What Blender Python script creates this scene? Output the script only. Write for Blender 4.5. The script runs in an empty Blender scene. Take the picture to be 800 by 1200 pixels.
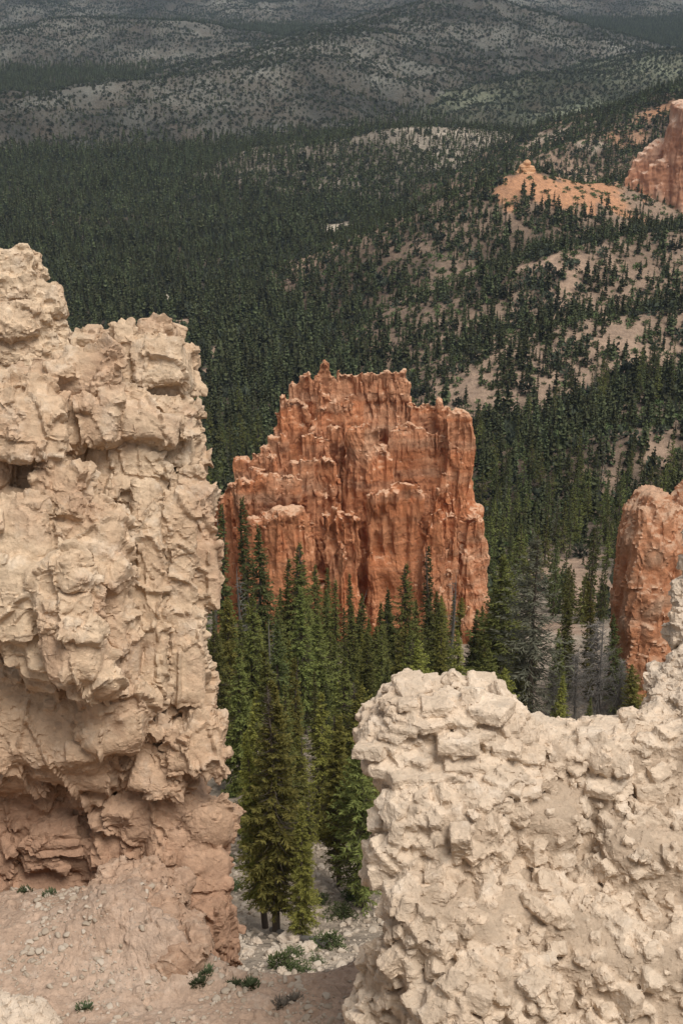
import bpy, math, random
import numpy as np
from mathutils import Vector, Matrix
R = math.radians
scene = bpy.context.scene
COL = scene.collection

# ------------------------------------------------------------------ camera, sky, sun, exposure
PITCH = R(26.0)          # camera looks down into the amphitheatre
FPX = 1500.0             # focal length in photo pixels (800 x 1200 frame)
cam_d = bpy.data.cameras.new("camera")
cam = bpy.data.objects.new("camera", cam_d); COL.objects.link(cam)
cam_d.sensor_fit = 'VERTICAL'; cam_d.sensor_height = 36.0; cam_d.lens = 45.0
cam_d.clip_start = 0.1; cam_d.clip_end = 80000.0
cam.location = (0, 0, 0); cam.rotation_euler = (math.pi/2 - PITCH, 0, 0)
scene.camera = cam

SUN_EL, SUN_AZ = R(64), R(138)      # azimuth clockwise from +Y (view direction)
world = bpy.data.worlds.new("World"); scene.world = world; world.use_nodes = True
wn = world.node_tree.nodes; wl = world.node_tree.links
wn.clear()
w_out = wn.new('ShaderNodeOutputWorld'); w_bg = wn.new('ShaderNodeBackground')
w_sky = wn.new('ShaderNodeTexSky'); w_sky.sky_type = 'NISHITA'; w_sky.sun_disc = False
w_sky.sun_elevation = SUN_EL; w_sky.sun_rotation = SUN_AZ
w_sky.air_density = 1.0; w_sky.dust_density = 4.0; w_sky.ozone_density = 1.0; w_sky.altitude = 2500
w_hsv = wn.new('ShaderNodeHueSaturation'); w_hsv.inputs['Saturation'].default_value = 0.16
wl.new(w_sky.outputs[0], w_hsv.inputs['Color']); wl.new(w_hsv.outputs[0], w_bg.inputs[0])
w_bg.inputs[1].default_value = 0.098
wl.new(w_bg.outputs[0], w_out.inputs[0])
sun_d = bpy.data.lights.new("sun", 'SUN'); sun_d.energy = 2.0; sun_d.angle = R(30); sun_d.color = (1.0, .96, .9)
sun = bpy.data.objects.new("sun", sun_d); COL.objects.link(sun)
_s = Vector((math.sin(SUN_AZ)*math.cos(SUN_EL), math.cos(SUN_AZ)*math.cos(SUN_EL), math.sin(SUN_EL)))
sun.rotation_euler = _s.to_track_quat('Z', 'Y').to_euler()
scene.view_settings.view_transform = 'Standard'; scene.view_settings.look = 'None'
scene.view_settings.exposure = 0.85; scene.view_settings.gamma = 1.0
scene.view_settings.use_curve_mapping = False
scene.render.engine = 'CYCLES'
scene.cycles.max_bounces = 5; scene.cycles.diffuse_bounces = 3; scene.cycles.glossy_bounces = 1
scene.cycles.volume_bounces = 0; scene.cycles.transparent_max_bounces = 4
scene.cycles.use_denoising = True

# ------------------------------------------------------------------ numpy tools
CP, SP = math.cos(PITCH), math.sin(PITCH)
C2W = np.array([[1, 0, 0], [0, SP, CP], [0, CP, -SP]], float)   # columns: right, up, forward
def rays(px, py):
    a = (np.asarray(px, float)-400)/FPX; b = (600-np.asarray(py, float))/FPX
    return np.stack([a, CP + b*SP, -SP + b*CP], -1)
def at(px, py, D):                     # point on the sight line at ground distance D
    r = rays(px, py); return r*(np.asarray(D, float)/r[..., 1])[..., None]
def topx(P):                           # world -> photo pixel (used to check layouts)
    P = np.asarray(P, float); f = P @ C2W
    return 400+FPX*f[..., 0]/f[..., 2], 600-FPX*f[..., 1]/f[..., 2]

_grng = np.random.RandomState(11)
_G = _grng.normal(size=(256, 3)); _G /= np.linalg.norm(_G, axis=1)[:, None]; _G = _G.astype(np.float32)
def _hash(ix, iy, iz, seed):
    h = (ix.astype(np.int64)*73856093) ^ (iy.astype(np.int64)*19349663) ^ (iz.astype(np.int64)*83492791) ^ (seed*2654435761)
    h &= 0xffffffff
    h = (h ^ (h >> 15))*2246822519 & 0xffffffff
    h = (h ^ (h >> 13))*3266489917 & 0xffffffff
    return h ^ (h >> 16)
def pnoise(P, seed=0):
    P = np.asarray(P, np.float32); i = np.floor(P); f = P-i; i = i.astype(np.int64)
    u = f*f*f*(f*(f*6-15)+10)
    out = 0
    for dx in (0, 1):
        wx = u[:, 0] if dx else 1-u[:, 0]
        for dy in (0, 1):
            wy = u[:, 1] if dy else 1-u[:, 1]
            for dz in (0, 1):
                wz = u[:, 2] if dz else 1-u[:, 2]
                g = _G[_hash(i[:, 0]+dx, i[:, 1]+dy, i[:, 2]+dz, seed) & 255]
                out = out + wx*wy*wz*(g[:, 0]*(f[:, 0]-dx)+g[:, 1]*(f[:, 1]-dy)+g[:, 2]*(f[:, 2]-dz))
    return out*1.5
def fbm(P, oct=4, seed=0, gain=.5):
    P = np.asarray(P, np.float32); a = 1.; s = 0; n = 0
    for o in range(oct):
        s = s + a*pnoise(P*(2.03**o)+o*7.3, seed+o); n += a; a *= gain
    return s/n
def fbm2(x, y, sc, oct=4, seed=0):
    x = np.asarray(x, float); sh = x.shape
    return fbm(np.stack([x.ravel()/sc, np.asarray(y, float).ravel()/sc, np.full(x.size, .37)], -1), oct, seed).reshape(sh)
def worley(P, seed=0):
    """F1, F2, vector to nearest feature, 4 random numbers of the nearest cell"""
    P = np.asarray(P, np.float32); i = np.floor(P).astype(np.int64); n = len(P)
    F1 = np.full(n, 9., np.float32); F2 = np.full(n, 9., np.float32)
    V = np.zeros((n, 3), np.float32); H = np.zeros(n, np.int64)
    for dx in (-1, 0, 1):
        for dy in (-1, 0, 1):
            for dz in (-1, 0, 1):
                c = i+np.array([dx, dy, dz]); h = _hash(c[:, 0], c[:, 1], c[:, 2], seed)
                o = np.stack([h & 1023, (h >> 10) & 1023, (h >> 20) & 1023], -1).astype(np.float32)/1023.
                v = P-(c+o).astype(np.float32); d = np.sqrt((v*v).sum(1))
                m = d < F1
                F2 = np.where(m, F1, np.minimum(F2, d)); F1 = np.where(m, d, F1)
                V[m] = v[m]; H[m] = h[m]
    g = _hash(H, H >> 7, H >> 3, 5)
    r = np.stack([(g >> s) & 255 for s in (0, 8, 16, 24)], -1).astype(np.float32)/255.
    return F1, F2, V, r
def sstep(a, b, x):
    t = np.clip((x-a)/(b-a), 0, 1); return t*t*(3-2*t)

# ------------------------------------------------------------------ mesh helpers
def new_mesh(name, V, F, smooth=True, mats=(), fmat=None):
    """V (n,3); F int array (m,4) or (m,3), or list of such arrays"""
    me = bpy.data.meshes.new(name)
    Fs = F if isinstance(F, list) else [F]
    Fs = [np.asarray(f, np.int64) for f in Fs if len(f)]
    V = np.ascontiguousarray(V, np.float32)
    nl = sum(f.size for f in Fs); nf = sum(len(f) for f in Fs)
    me.vertices.add(len(V)); me.vertices.foreach_set('co', V.ravel())
    me.loops.add(nl); me.loops.foreach_set('vertex_index', np.concatenate([f.ravel() for f in Fs]).astype(np.int32))
    tot = np.concatenate([np.full(len(f), f.shape[1]) for f in Fs])
    st = np.concatenate([[0], np.cumsum(tot)[:-1]])
    me.polygons.add(nf); me.polygons.foreach_set('loop_start', st.astype(np.int32))
    me.polygons.foreach_set('loop_total', tot.astype(np.int32))
    if smooth: me.polygons.foreach_set('use_smooth', np.ones(nf, bool))
    for m in mats: me.materials.append(m)
    if fmat is not None: me.polygons.foreach_set('material_index', np.asarray(fmat, np.int32))
    me.update(calc_edges=True)
    return me
def link(name, me, parent=None, loc=None):
    o = bpy.data.objects.new(name, me); COL.objects.link(o)
    if parent: o.parent = parent
    if loc is not None: o.location = loc
    return o
def tag(o, label=None, cat=None, group=None, kind=None):
    if label: o['label'] = label
    if cat: o['category'] = cat
    if group: o['group'] = group
    if kind: o['kind'] = kind
    return o
def empty(name, loc, rz=0, scale=1):
    o = bpy.data.objects.new(name, None); COL.objects.link(o); o.empty_display_size = .3
    o.location = loc; o.rotation_euler = (0, 0, rz); o.scale = (scale,)*3
    return o
def color_attr(me, name, rgb):
    a = me.color_attributes.new(name, 'FLOAT_COLOR', 'POINT')
    c = np.ones((len(me.vertices), 4), np.float32); c[:, :3] = rgb
    a.data.foreach_set('color', c.ravel())

# ------------------------------------------------------------------ material helper
class NT:
    def __init__(s, name):
        s.m = bpy.data.materials.new(name); s.m.use_nodes = True
        s.t = s.m.node_tree; s.n = s.t.nodes; s.l = s.t.links
        s.n.clear(); s.out = s.n.new('ShaderNodeOutputMaterial'); s.b = s.n.new('ShaderNodeBsdfPrincipled')
        s.b.inputs['Roughness'].default_value = .95
        s.b.inputs['Specular IOR Level'].default_value = .12
        s.l.new(s.b.outputs[0], s.out.inputs[0])
    def node(s, t, **kw):
        n = s.n.new(t)
        for k, v in kw.items():
            if k in n.inputs: 
                if isinstance(v, bpy.types.NodeSocket): s.l.new(v, n.inputs[k])
                else: n.inputs[k].default_value = v
            else: setattr(n, k, v)
        return n
    def pos(s): return s.node('ShaderNodeNewGeometry').outputs['Position']
    def objc(s): return s.node('ShaderNodeTexCoord').outputs['Object']
    def scaled(s, v, sc):
        n = s.n.new('ShaderNodeVectorMath'); n.operation = 'MULTIPLY'; s.l.new(v, n.inputs[0]); n.inputs[1].default_value = sc
        return n.outputs[0]
    def noise(s, v, scale, detail=5, rough=.6, dist=0):
        n = s.node('ShaderNodeTexNoise', Scale=scale, Detail=detail, Roughness=rough, Distortion=dist)
        s.l.new(v, n.inputs['Vector']); return n.outputs['Fac']
    def voro(s, v, scale, feature='F1', out='Distance'):
        n = s.n.new('ShaderNodeTexVoronoi'); n.feature = feature; n.inputs['Scale'].default_value = scale
        s.l.new(v, n.inputs['Vector']); return n.outputs[out]
    def ramp(s, f, stops):
        n = s.n.new('ShaderNodeValToRGB'); s.l.new(f, n.inputs[0]); e = n.color_ramp.elements
        while len(e) < len(stops): e.new(.5)
        for el, (p, c) in zip(e, stops):
            el.position = p; el.color = (*c, 1) if not np.isscalar(c) else (c, c, c, 1)
        return n.outputs[0]
    def mix(s, f, a, b, mode='MIX'):
        n = s.n.new('ShaderNodeMix'); n.data_type = 'RGBA'; n.blend_type = mode
        for sock, v in ((n.inputs[0], f), (n.inputs[6], a), (n.inputs[7], b)):
            if isinstance(v, bpy.types.NodeSocket): s.l.new(v, sock)
            elif np.isscalar(v): sock.default_value = v
            else: sock.default_value = (*v, 1)
        return n.outputs[2]
    def math(s, op, a, b=0, c=0):
        n = s.n.new('ShaderNodeMath'); n.operation = op
        for sock, v in zip(n.inputs, (a, b, c)):
            if isinstance(v, bpy.types.NodeSocket): s.l.new(v, sock)
            else: sock.default_value = v
        return n.outputs[0]
    def bump(s, h, strength, dist, prev=None):
        n = s.n.new('ShaderNodeBump'); n.inputs['Strength'].default_value = strength; n.inputs['Distance'].default_value = dist
        s.l.new(h, n.inputs['Height'])
        if prev: s.l.new(prev, n.inputs['Normal'])
        return n.outputs[0]
    def done(s, col, nrm=None):
        if isinstance(col, bpy.types.NodeSocket): s.l.new(col, s.b.inputs['Base Color'])
        else: s.b.inputs['Base Color'].default_value = (*col, 1)
        if nrm: s.l.new(nrm, s.b.inputs['Normal'])
        return s.m
# ------------------------------------------------------------------ terrain: one sheet from the rim to the horizon
_F = np.array([(-1e5, -1.8), (0, -1.8), (3, -6), (6, -10.8), (10, -14), (14, -18), (22, -34), (40, -52), (60, -62.8), (75, -72.7), (110, -84.5),
               (160, -106), (200, -123), (250, -147), (330, -178), (420, -205), (560, -228), (750, -250), (1000, -262),
               (1400, -273), (2150, -284), (2700, -291), (3300, -299), (4200, -308), (6000, -312), (9000, -300), (1e5, -300)])
def floor_z(y): return np.interp(y, _F[:, 0], _F[:, 1])
# ridge crests: (photo x, photo y, ground distance), flank slope, crest rounding, noise height, soil
RIDGES = [
    ([(-150, 140, 1550), (-60, 132, 1580), (0, 125, 1620), (60, 110, 1680), (125, 97, 1740), (200, 92, 1780), (290, 77, 1850), (340, 62, 1950),
      (400, 40, 2100), (430, 36, 2200), (480, 18, 2350), (545, -2, 2500), (600, 14, 2550), (640, 30, 2500), (700, 45, 2420), (750, 60, 2380), (785, 67, 2350)], .25, 22, 18, 'hill'),
    ([(545, -2, 2500), (560, 40, 2330), (600, 75, 2230)], .24, 20, 12, 'hill'),
    ([(480, 18, 2350), (470, 60, 2160), (440, 90, 2010)], .24, 20, 12, 'hill'),
    ([(-80, 33, 2550), (0, 36, 2550), (60, 30, 2600), (90, 20, 2650), (150, 22, 2650), (215, 25, 2600), (265, 48, 2500), (350, 53, 2450)], .26, 24, 16, 'hill'),
    ([(-120, -10, 3400), (0, -6, 3400), (60, 12, 3350), (85, 28, 3300)], .25, 30, 16, 'hill'),
    ([(110, -6, 3650), (180, -9, 3700), (245, -4, 3700)], .24, 30, 16, 'hill'),
    ([(255, 22, 3350), (290, 12, 3450), (330, 2, 3500), (400, -8, 3550), (500, -9, 3600), (600, -3, 3700), (700, -5, 3700), (860, -12, 3800)], .24, 30, 20, 'hill'),
    ([(262, 225, 1330), (330, 195, 1350), (400, 165, 1380), (460, 152, 1400), (540, 150, 1420), (600, 158, 1400)], .21, 12, 9, 'pale'),
    ([(560, 150, 1700), (610, 125, 1750), (650, 105, 1800), (690, 88, 1850), (740, 85, 1900), (820, 60, 1950)], .17, 20, 12, 'green'),
    ([(640, 178, 1200), (690, 163, 1230), (720, 150, 1250), (760, 125, 1280), (800, 105, 1300), (880, 80, 1350)], .38, 6, 12, 'pink'),
    ([(900, 190, 1000), (800, 214, 985), (735, 212, 955), (700, 215, 935), (680, 216, 925), (660, 210, 915), (640, 204, 905), (622, 198, 900),
      (605, 205, 890), (590, 222, 880), (575, 245, 865), (545, 280, 830), (515, 310, 800)], .46, 3, 5, 'pink'),
    ([(595, 350, 700), (625, 320, 715), (660, 295, 725), (700, 283, 735), (760, 275, 745), (880, 262, 760)], .42, 6, 5, 'pink'),
    ([(590, 450, 590), (640, 402, 605), (690, 376, 615), (740, 370, 625), (880, 350, 640)], .42, 6, 5, 'pink'),
    ([(690, 545, 440), (730, 525, 446), (760, 508, 450), (880, 480, 460)], .42, 4, 4, 'pink'),
]
_RZ = []
for pts, s, w, na, soil in RIDGES:
    p = np.array(pts, float); _RZ.append((at(p[:, 0], p[:, 1], p[:, 2]), s, w, na, soil))
def ridge_field(x, y):
    """height of the highest ridge flank and its index"""
    best = np.full(x.shape, -1e4); idx = np.full(x.shape, -1)
    n1 = fbm2(x, y, 130, 4, 21); n2 = fbm2(x, y, 42, 3, 25); ng = np.abs(fbm2(x, y, 75, 3, 31))
    for k, (C, s, w, na, soil) in enumerate(_RZ):
        reach = 120/s*1.2+200
        m = (x > C[:, 0].min()-reach) & (x < C[:, 0].max()+reach) & (y > C[:, 1].min()-reach) & (y < C[:, 1].max()+reach)
        if not m.any(): continue
        X, Y = x[m], y[m]; h = np.full(X.shape, -1e4)
        for a, b in zip(C[:-1], C[1:]):
            d = b[:2]-a[:2]; L2 = d @ d
            t = np.clip(((X-a[0])*d[0]+(Y-a[1])*d[1])/L2, 0, 1)
            dist = np.hypot(X-a[0]-t*d[0], Y-a[1]-t*d[1])
            f = sstep(0, 60 if s < .3 else 25, dist)
            hh = a[2]+t*(b[2]-a[2])-s*(np.sqrt(dist*dist+w*w)-w)+f*(na*n1[m]+.35*na*n2[m]-1.5*na*ng[m]+.3*na)
            h = np.maximum(h, hh)
        bb = best[m]; up = h > bb; bb[up] = h[up]; best[m] = bb
        ii = idx[m]; ii[up] = k; idx[m] = ii
    return best, idx
_VX = np.array([(200, 75), (330, 70), (470, 62), (850, 32), (1200, -20)], float)
def H(x, y, full=False):
    x = np.asarray(x, float); y = np.asarray(y, float)
    fz = floor_z(y)
    rise = np.maximum(0, x-np.interp(y, _VX[:, 0], _VX[:, 1]))
    rise = 60*(1-np.exp(-rise*.26/60))*sstep(260, 380, y)*(1-sstep(900, 1250, y))
    base = fz+rise
    amp = np.interp(y, [0, 30, 80, 300, 700, 6000, 9000], [.1, .5, 1.2, 3, 4.5, 6, 120])
    base = base+amp*fbm2(x, y, 90, 3, 3)+np.minimum(amp, 1.2)*.45*fbm2(x, y, 9, 3, 8)
    # gully walls left and right of the trees below the ledge
    base = base+sstep(20, 45, y)*(1-sstep(130, 220, y))*(.5*np.maximum(0, -22-x)+.35*np.maximum(0, x-34))
    r, idx = ridge_field(x, y)
    k = 5.
    h = np.clip(.5+.5*(r-base)/k, 0, 1); z = base*(1-h)+r*h+k*h*(1-h)
    if full: return z, r-base, idx
    return z
def hit(px, py, d0=25, d1=5200):
    """where the sight line through a photo pixel meets the ground"""
    px = np.atleast_1d(np.asarray(px, float)); py = np.atleast_1d(np.asarray(py, float))
    r = rays(px, py); r = r/r[:, 1:2]; out = np.full((len(px), 3), np.nan)
    D = np.geomspace(d0, d1, 700); done = np.zeros(len(px), bool); prev = np.full(len(px), d0)
    P = r[:, None, :]*D[None, :, None]
    below = P[..., 2] < H(P[..., 0], P[..., 1])
    first = np.argmax(below, 1)
    for i, f in enumerate(first):
        d = D[f] if f == 0 else .5*(D[f]+D[f-1])
        p = r[i]*d; out[i] = p
    out[:, 2] = H(out[:, 0], out[:, 1])
    return out
# bare ground: photo place and half sizes of patches with no trees, strength, soil kind
BARE = [(666, 312, 40, 20, 1, 'pink'), (655, 345, 22, 14, .8, 'pink'), (640, 221, 54, 15, 1.9, 'orange'), (700, 225, 40, 12, 1, 'orange'), (598, 225, 20, 20, 1, 'orange'), (695, 224, 42, 9, 1.6, 'orange'), (396, 270, 26, 9, 1.4, 'white'), (372, 290, 14, 8, 1.2, 'pale'),
        (455, 160, 50, 6, .6, 'pale'), (212, 384, 11, 20, 2.2, 'pink'), (256, 412, 10, 36, 2.2, 'pink'), (241, 442, 11, 24, 2.2, 'pink'), (227, 466, 9, 30, 2.2, 'pink'), (200, 352, 9, 9, 1.6, 'white'),
        (640, 163, 30, 5, .55, 'white'), (690, 168, 24, 4, .5, 'white'), (690, 392, 44, 16, 0.48, 'pink'),  (740, 412, 30, 18, 0.36, 'pink'), (692, 690, 56, 46, 1.6, 'pink'), (672, 742, 30, 26, 1.2, 'pink'), (660, 640, 50, 10, .5, 'pink'),
        (775, 530, 26, 16, 0.54, 'pink'), (740, 590, 26, 20, 0.42, 'pink'), (720, 560, 14, 10, .8, 'pink'), (780, 180, 40, 12, .5, 'orange'), (735, 165, 30, 12, .6, 'orange'), (785, 130, 30, 14, .7, 'orange'),
         (555, 480, 12, 14, .5, 'pink'), (600, 370, 14, 10, 0.36, 'pink'), 
        (312, 348, 6, 3, .8, 'pink'), (112, 344, 8, 3, .8, 'pink'), (60, 262, 14, 4, .6, 'pink'),  
        (775, 330, 40, 14, 0.24, 'pink'), (600, 268, 30, 16, 0.24, 'pink')]
SOIL = {'hill': (.092, .088, .074), 'pale': (.19, .16, .125), 'green': (.10, .105, .07), 'orange': (.45, .235, .13), 'pink': (.38, .262, .185), 'white': (.50, .42, .33)}
_bc = hit([b[0] for b in BARE], [b[1] for b in BARE])
_bx = hit([b[0]+b[2] for b in BARE], [b[1] for b in BARE]); _by = hit([b[0] for b in BARE], [b[1]-b[3]*.8 for b in BARE]); _by2 = hit([b[0] for b in BARE], [b[1]+b[3]*.8 for b in BARE])
def bare_field(x, y):
    out = np.zeros(x.shape); rgb = np.zeros(x.shape+(3,)); rgb[:] = SOIL['pink']
    wob = 1+.9*fbm2(x, y, 26, 3, 77)+.5*fbm2(x, y, 9, 2, 78)
    for k, b in enumerate(BARE):
        D = _bc[k, 1]
        rx = max(2., b[2]*D/1450); ry = float(np.clip(.5*abs(_by[k, 1]-_by2[k, 1])*1.25, rx*.5, rx*4.5))
        cy = .5*(_by[k, 1]+_by2[k, 1]) if abs(.5*(_by[k, 1]+_by2[k, 1])-D) < ry else D
        q = np.hypot((x-_bc[k, 0])/rx, (y-cy)/ry)*wob
        v = b[4]*(1-sstep(.75, 1.15, q))
        m = v > out; out[m] = v[m]; rgb[m] = SOIL[b[5]]
    return np.clip(out*np.clip(.78+1.1*fbm2(x, y, 13, 3, 79), .25, 1), 0, 1), rgb

_a = np.concatenate([np.linspace(-180, -32, 30)[:-1], np.linspace(-32, -19, 40)[:-1], np.linspace(-19, 19, 430), np.linspace(19, 32, 40)[1:], np.linspace(32, 180, 30)[1:]])
_r = np.concatenate([[.6, 2, 4, 6, 8, 10, 12, 14, 17, 20, 24, 28, 33, 38, 44], np.geomspace(50, 320, 190), np.geomspace(322, 4600, 520)[:], np.geomspace(4700, 24000, 40)])
_A, _Rr = np.meshgrid(np.radians(_a), _r)
tx, ty = _Rr*np.sin(_A), _Rr*np.cos(_A)
tz, tov, tidx = H(tx, ty, True)
nr, na_ = tx.shape
_i = np.arange(nr*na_).reshape(nr, na_)
F = np.stack([_i[:-1, :-1].ravel(), _i[:-1, 1:].ravel(), _i[1:, 1:].ravel(), _i[1:, :-1].ravel()], -1)
# soil: dark forest litter on the floors, pale bare earth on hills and patches
def soil_rgb(x, y, ov, idx):
    bare, brgb = bare_field(x, y)
    n = fbm2(x, y, 35, 4, 41)
    base = np.zeros(x.shape+(3,)); base[:] = (.085, .066, .048)
    hillm = sstep(-1, 7, ov)
    kinds = [np.array(SOIL[r[4]])*(.66 if r[4] == 'pink' else 1) for r in RIDGES]
    hr = np.zeros_like(base)
    for k, c in enumerate(kinds): hr[idx == k] = c
    hr[idx < 0] = SOIL['hill']; big = fbm2(x, y, 150, 4, 43); hr = hr*np.clip(1.05+2.4*big, .5, 2.8)[..., None]
    hm = np.clip(hillm*(.78+1.0*n), 0, 1)[..., None]
    rgb = base*(1-hm)+hr*hm
    rs = (sstep(300, 420, y)*(1-sstep(950, 1150, y))*sstep(15, 60, x)*sstep(-.25, .25, n+.05))[..., None]
    rgb = rgb*(1-.7*rs)+np.array((.25, .18, .13))*.7*rs
    near = (1-sstep(200, 400, y))[..., None]*(.75+.25*sstep(-.2, .3, n))[..., None]
    rgb = rgb*(1-near)+np.array((.45, .365, .28))*near
    b = bare[..., None]; rgb = rgb*(1-b)+brgb*b
    return rgb*(1+.25*fbm2(x, y, 14, 3, 52))[..., None], bare
trgb, tbare = soil_rgb(tx, ty, tov, tidx)
me = new_mesh('terrain', np.stack([tx, ty, tz], -1).reshape(-1, 3), F)
color_attr(me, 'soil', np.clip(trgb.reshape(-1, 3), 0, 1))
t = NT('terrain_soil')
att = t.node('ShaderNodeAttribute', attribute_name='soil').outputs['Color']
p = t.pos()
g = t.noise(p, .35, 6, .7); g2 = t.noise(p, 2.2, 5, .7)
col = t.mix(.55, att, t.ramp(g, [(.32, .4), (.66, 1.4)]), 'MULTIPLY')
col = t.mix(.5, col, t.ramp(g2, [(.3, .6), (.72, 1.35)]), 'MULTIPLY')
terr = link('terrain', me); tag(terr, kind='structure')
terr.data.materials.append(t.done(col, t.bump(g2, .8, .5, t.bump(t.noise(p, .12, 4, .6, .6), .9, 3.0))))
# ------------------------------------------------------------------ conifers, shrubs, forest
def leaf_quads(B, T, l, w, rng, mid=.45):
    n = len(B); T = T/np.maximum(np.linalg.norm(T, axis=1)[:, None], 1e-6)
    rnd = rng.normal(size=(n, 3)); S = np.cross(T, rnd); S /= np.maximum(np.linalg.norm(S, axis=1)[:, None], 1e-6)
    l = np.broadcast_to(l, n)[:, None]; w = np.broadcast_to(w, n)[:, None]
    V = np.stack([B, B+mid*l*T+w*S, B+l*T, B+mid*l*T-w*S], 1).reshape(-1, 3)
    return V, np.arange(4*n).reshape(n, 4)
def tube(P, rad, sides=6):
    P = np.asarray(P, float); n = len(P); rad = np.broadcast_to(rad, n)
    T = np.gradient(P, axis=0); T /= np.maximum(np.linalg.norm(T, axis=1)[:, None], 1e-9)
    ref = np.array([1., 0, 0]) if abs(T[0, 0]) < .8 else np.array([0, 1., 0])
    U = np.cross(T, ref); U /= np.linalg.norm(U, axis=1)[:, None]; W = np.cross(T, U)
    a = np.linspace(0, 2*np.pi, sides, endpoint=False)
    V = (P[:, None]+rad[:, None, None]*(np.cos(a)[None, :, None]*U[:, None]+np.sin(a)[None, :, None]*W[:, None])).reshape(-1, 3)
    F = []
    for i in range(n-1):
        for j in range(sides):
            k = (j+1) % sides; F.append((i*sides+j, i*sides+k, (i+1)*sides+k, (i+1)*sides+j))
    return V, np.array(F)
def join(parts):
    Vs, Fs, o = [], [], 0
    for V, F in parts:
        Vs.append(V); Fs.append(np.asarray(F)+o); o += len(V)
    return np.concatenate(Vs), np.concatenate(Fs)
def foliage_mat(name, c1, c2, hue=.02, val=.35):
    t = NT(name)
    rnd = t.node('ShaderNodeObjectInfo').outputs['Random']
    p = t.objc()
    n = t.noise(p, 3.0, 3, .6); n2 = t.noise(p, 14.0, 2, .6)
    c = t.mix(t.ramp(n, [(.35, 0.), (.65, 1.)]), c1, c2)
    c = t.mix(.6, c, t.ramp(n2, [(.3, .5), (.7, 1.5)]), 'MULTIPLY')
    h = t.n.new('ShaderNodeHueSaturation'); t.l.new(c, h.inputs['Color'])
    t.l.new(t.math('MULTIPLY_ADD', rnd, hue*2, .5-hue), h.inputs['Hue'])
    t.l.new(t.math('MULTIPLY_ADD', rnd, val*2, 1-val), h.inputs['Value'])
    h.inputs['Saturation'].default_value = 1.0
    t.b.inputs['Roughness'].default_value = .8
    return t.done(h.outputs[0])
def bark_mat(name, c1, c2):
    t = NT(name); p = t.scaled(t.objc(), (6, 6, 1.2)); n = t.noise(p, 3, 6, .7)
    return t.done(t.mix(n, c1, c2), t.bump(n, .8, .05))
M_dark = foliage_mat('needles_dark', (.052, .061, .022), (.098, .104, .034))
M_olive = foliage_mat('needles_olive', (.118, .120, .028), (.21, .195, .046))
M_mid = foliage_mat('needles_mid', (.080, .090, .026), (.150, .150, .042))
M_grey = foliage_mat('needles_grey', (.085, .088, .060), (.15, .145, .10), .015, .2)
M_far = foliage_mat('needles_far', (.050, .057, .027), (.086, .090, .040), .03, .5)
M_jun = foliage_mat('juniper_leaves', (.036, .042, .027), (.062, .066, .042), .03, .4)
M_shrub = foliage_mat('shrub_leaves', (.060, .085, .030), (.105, .125, .050))
M_bark = bark_mat('bark', (.055, .040, .030), (.14, .115, .09))
M_dead = bark_mat('dead_wood', (.11, .10, .088), (.24, .22, .195))

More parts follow.
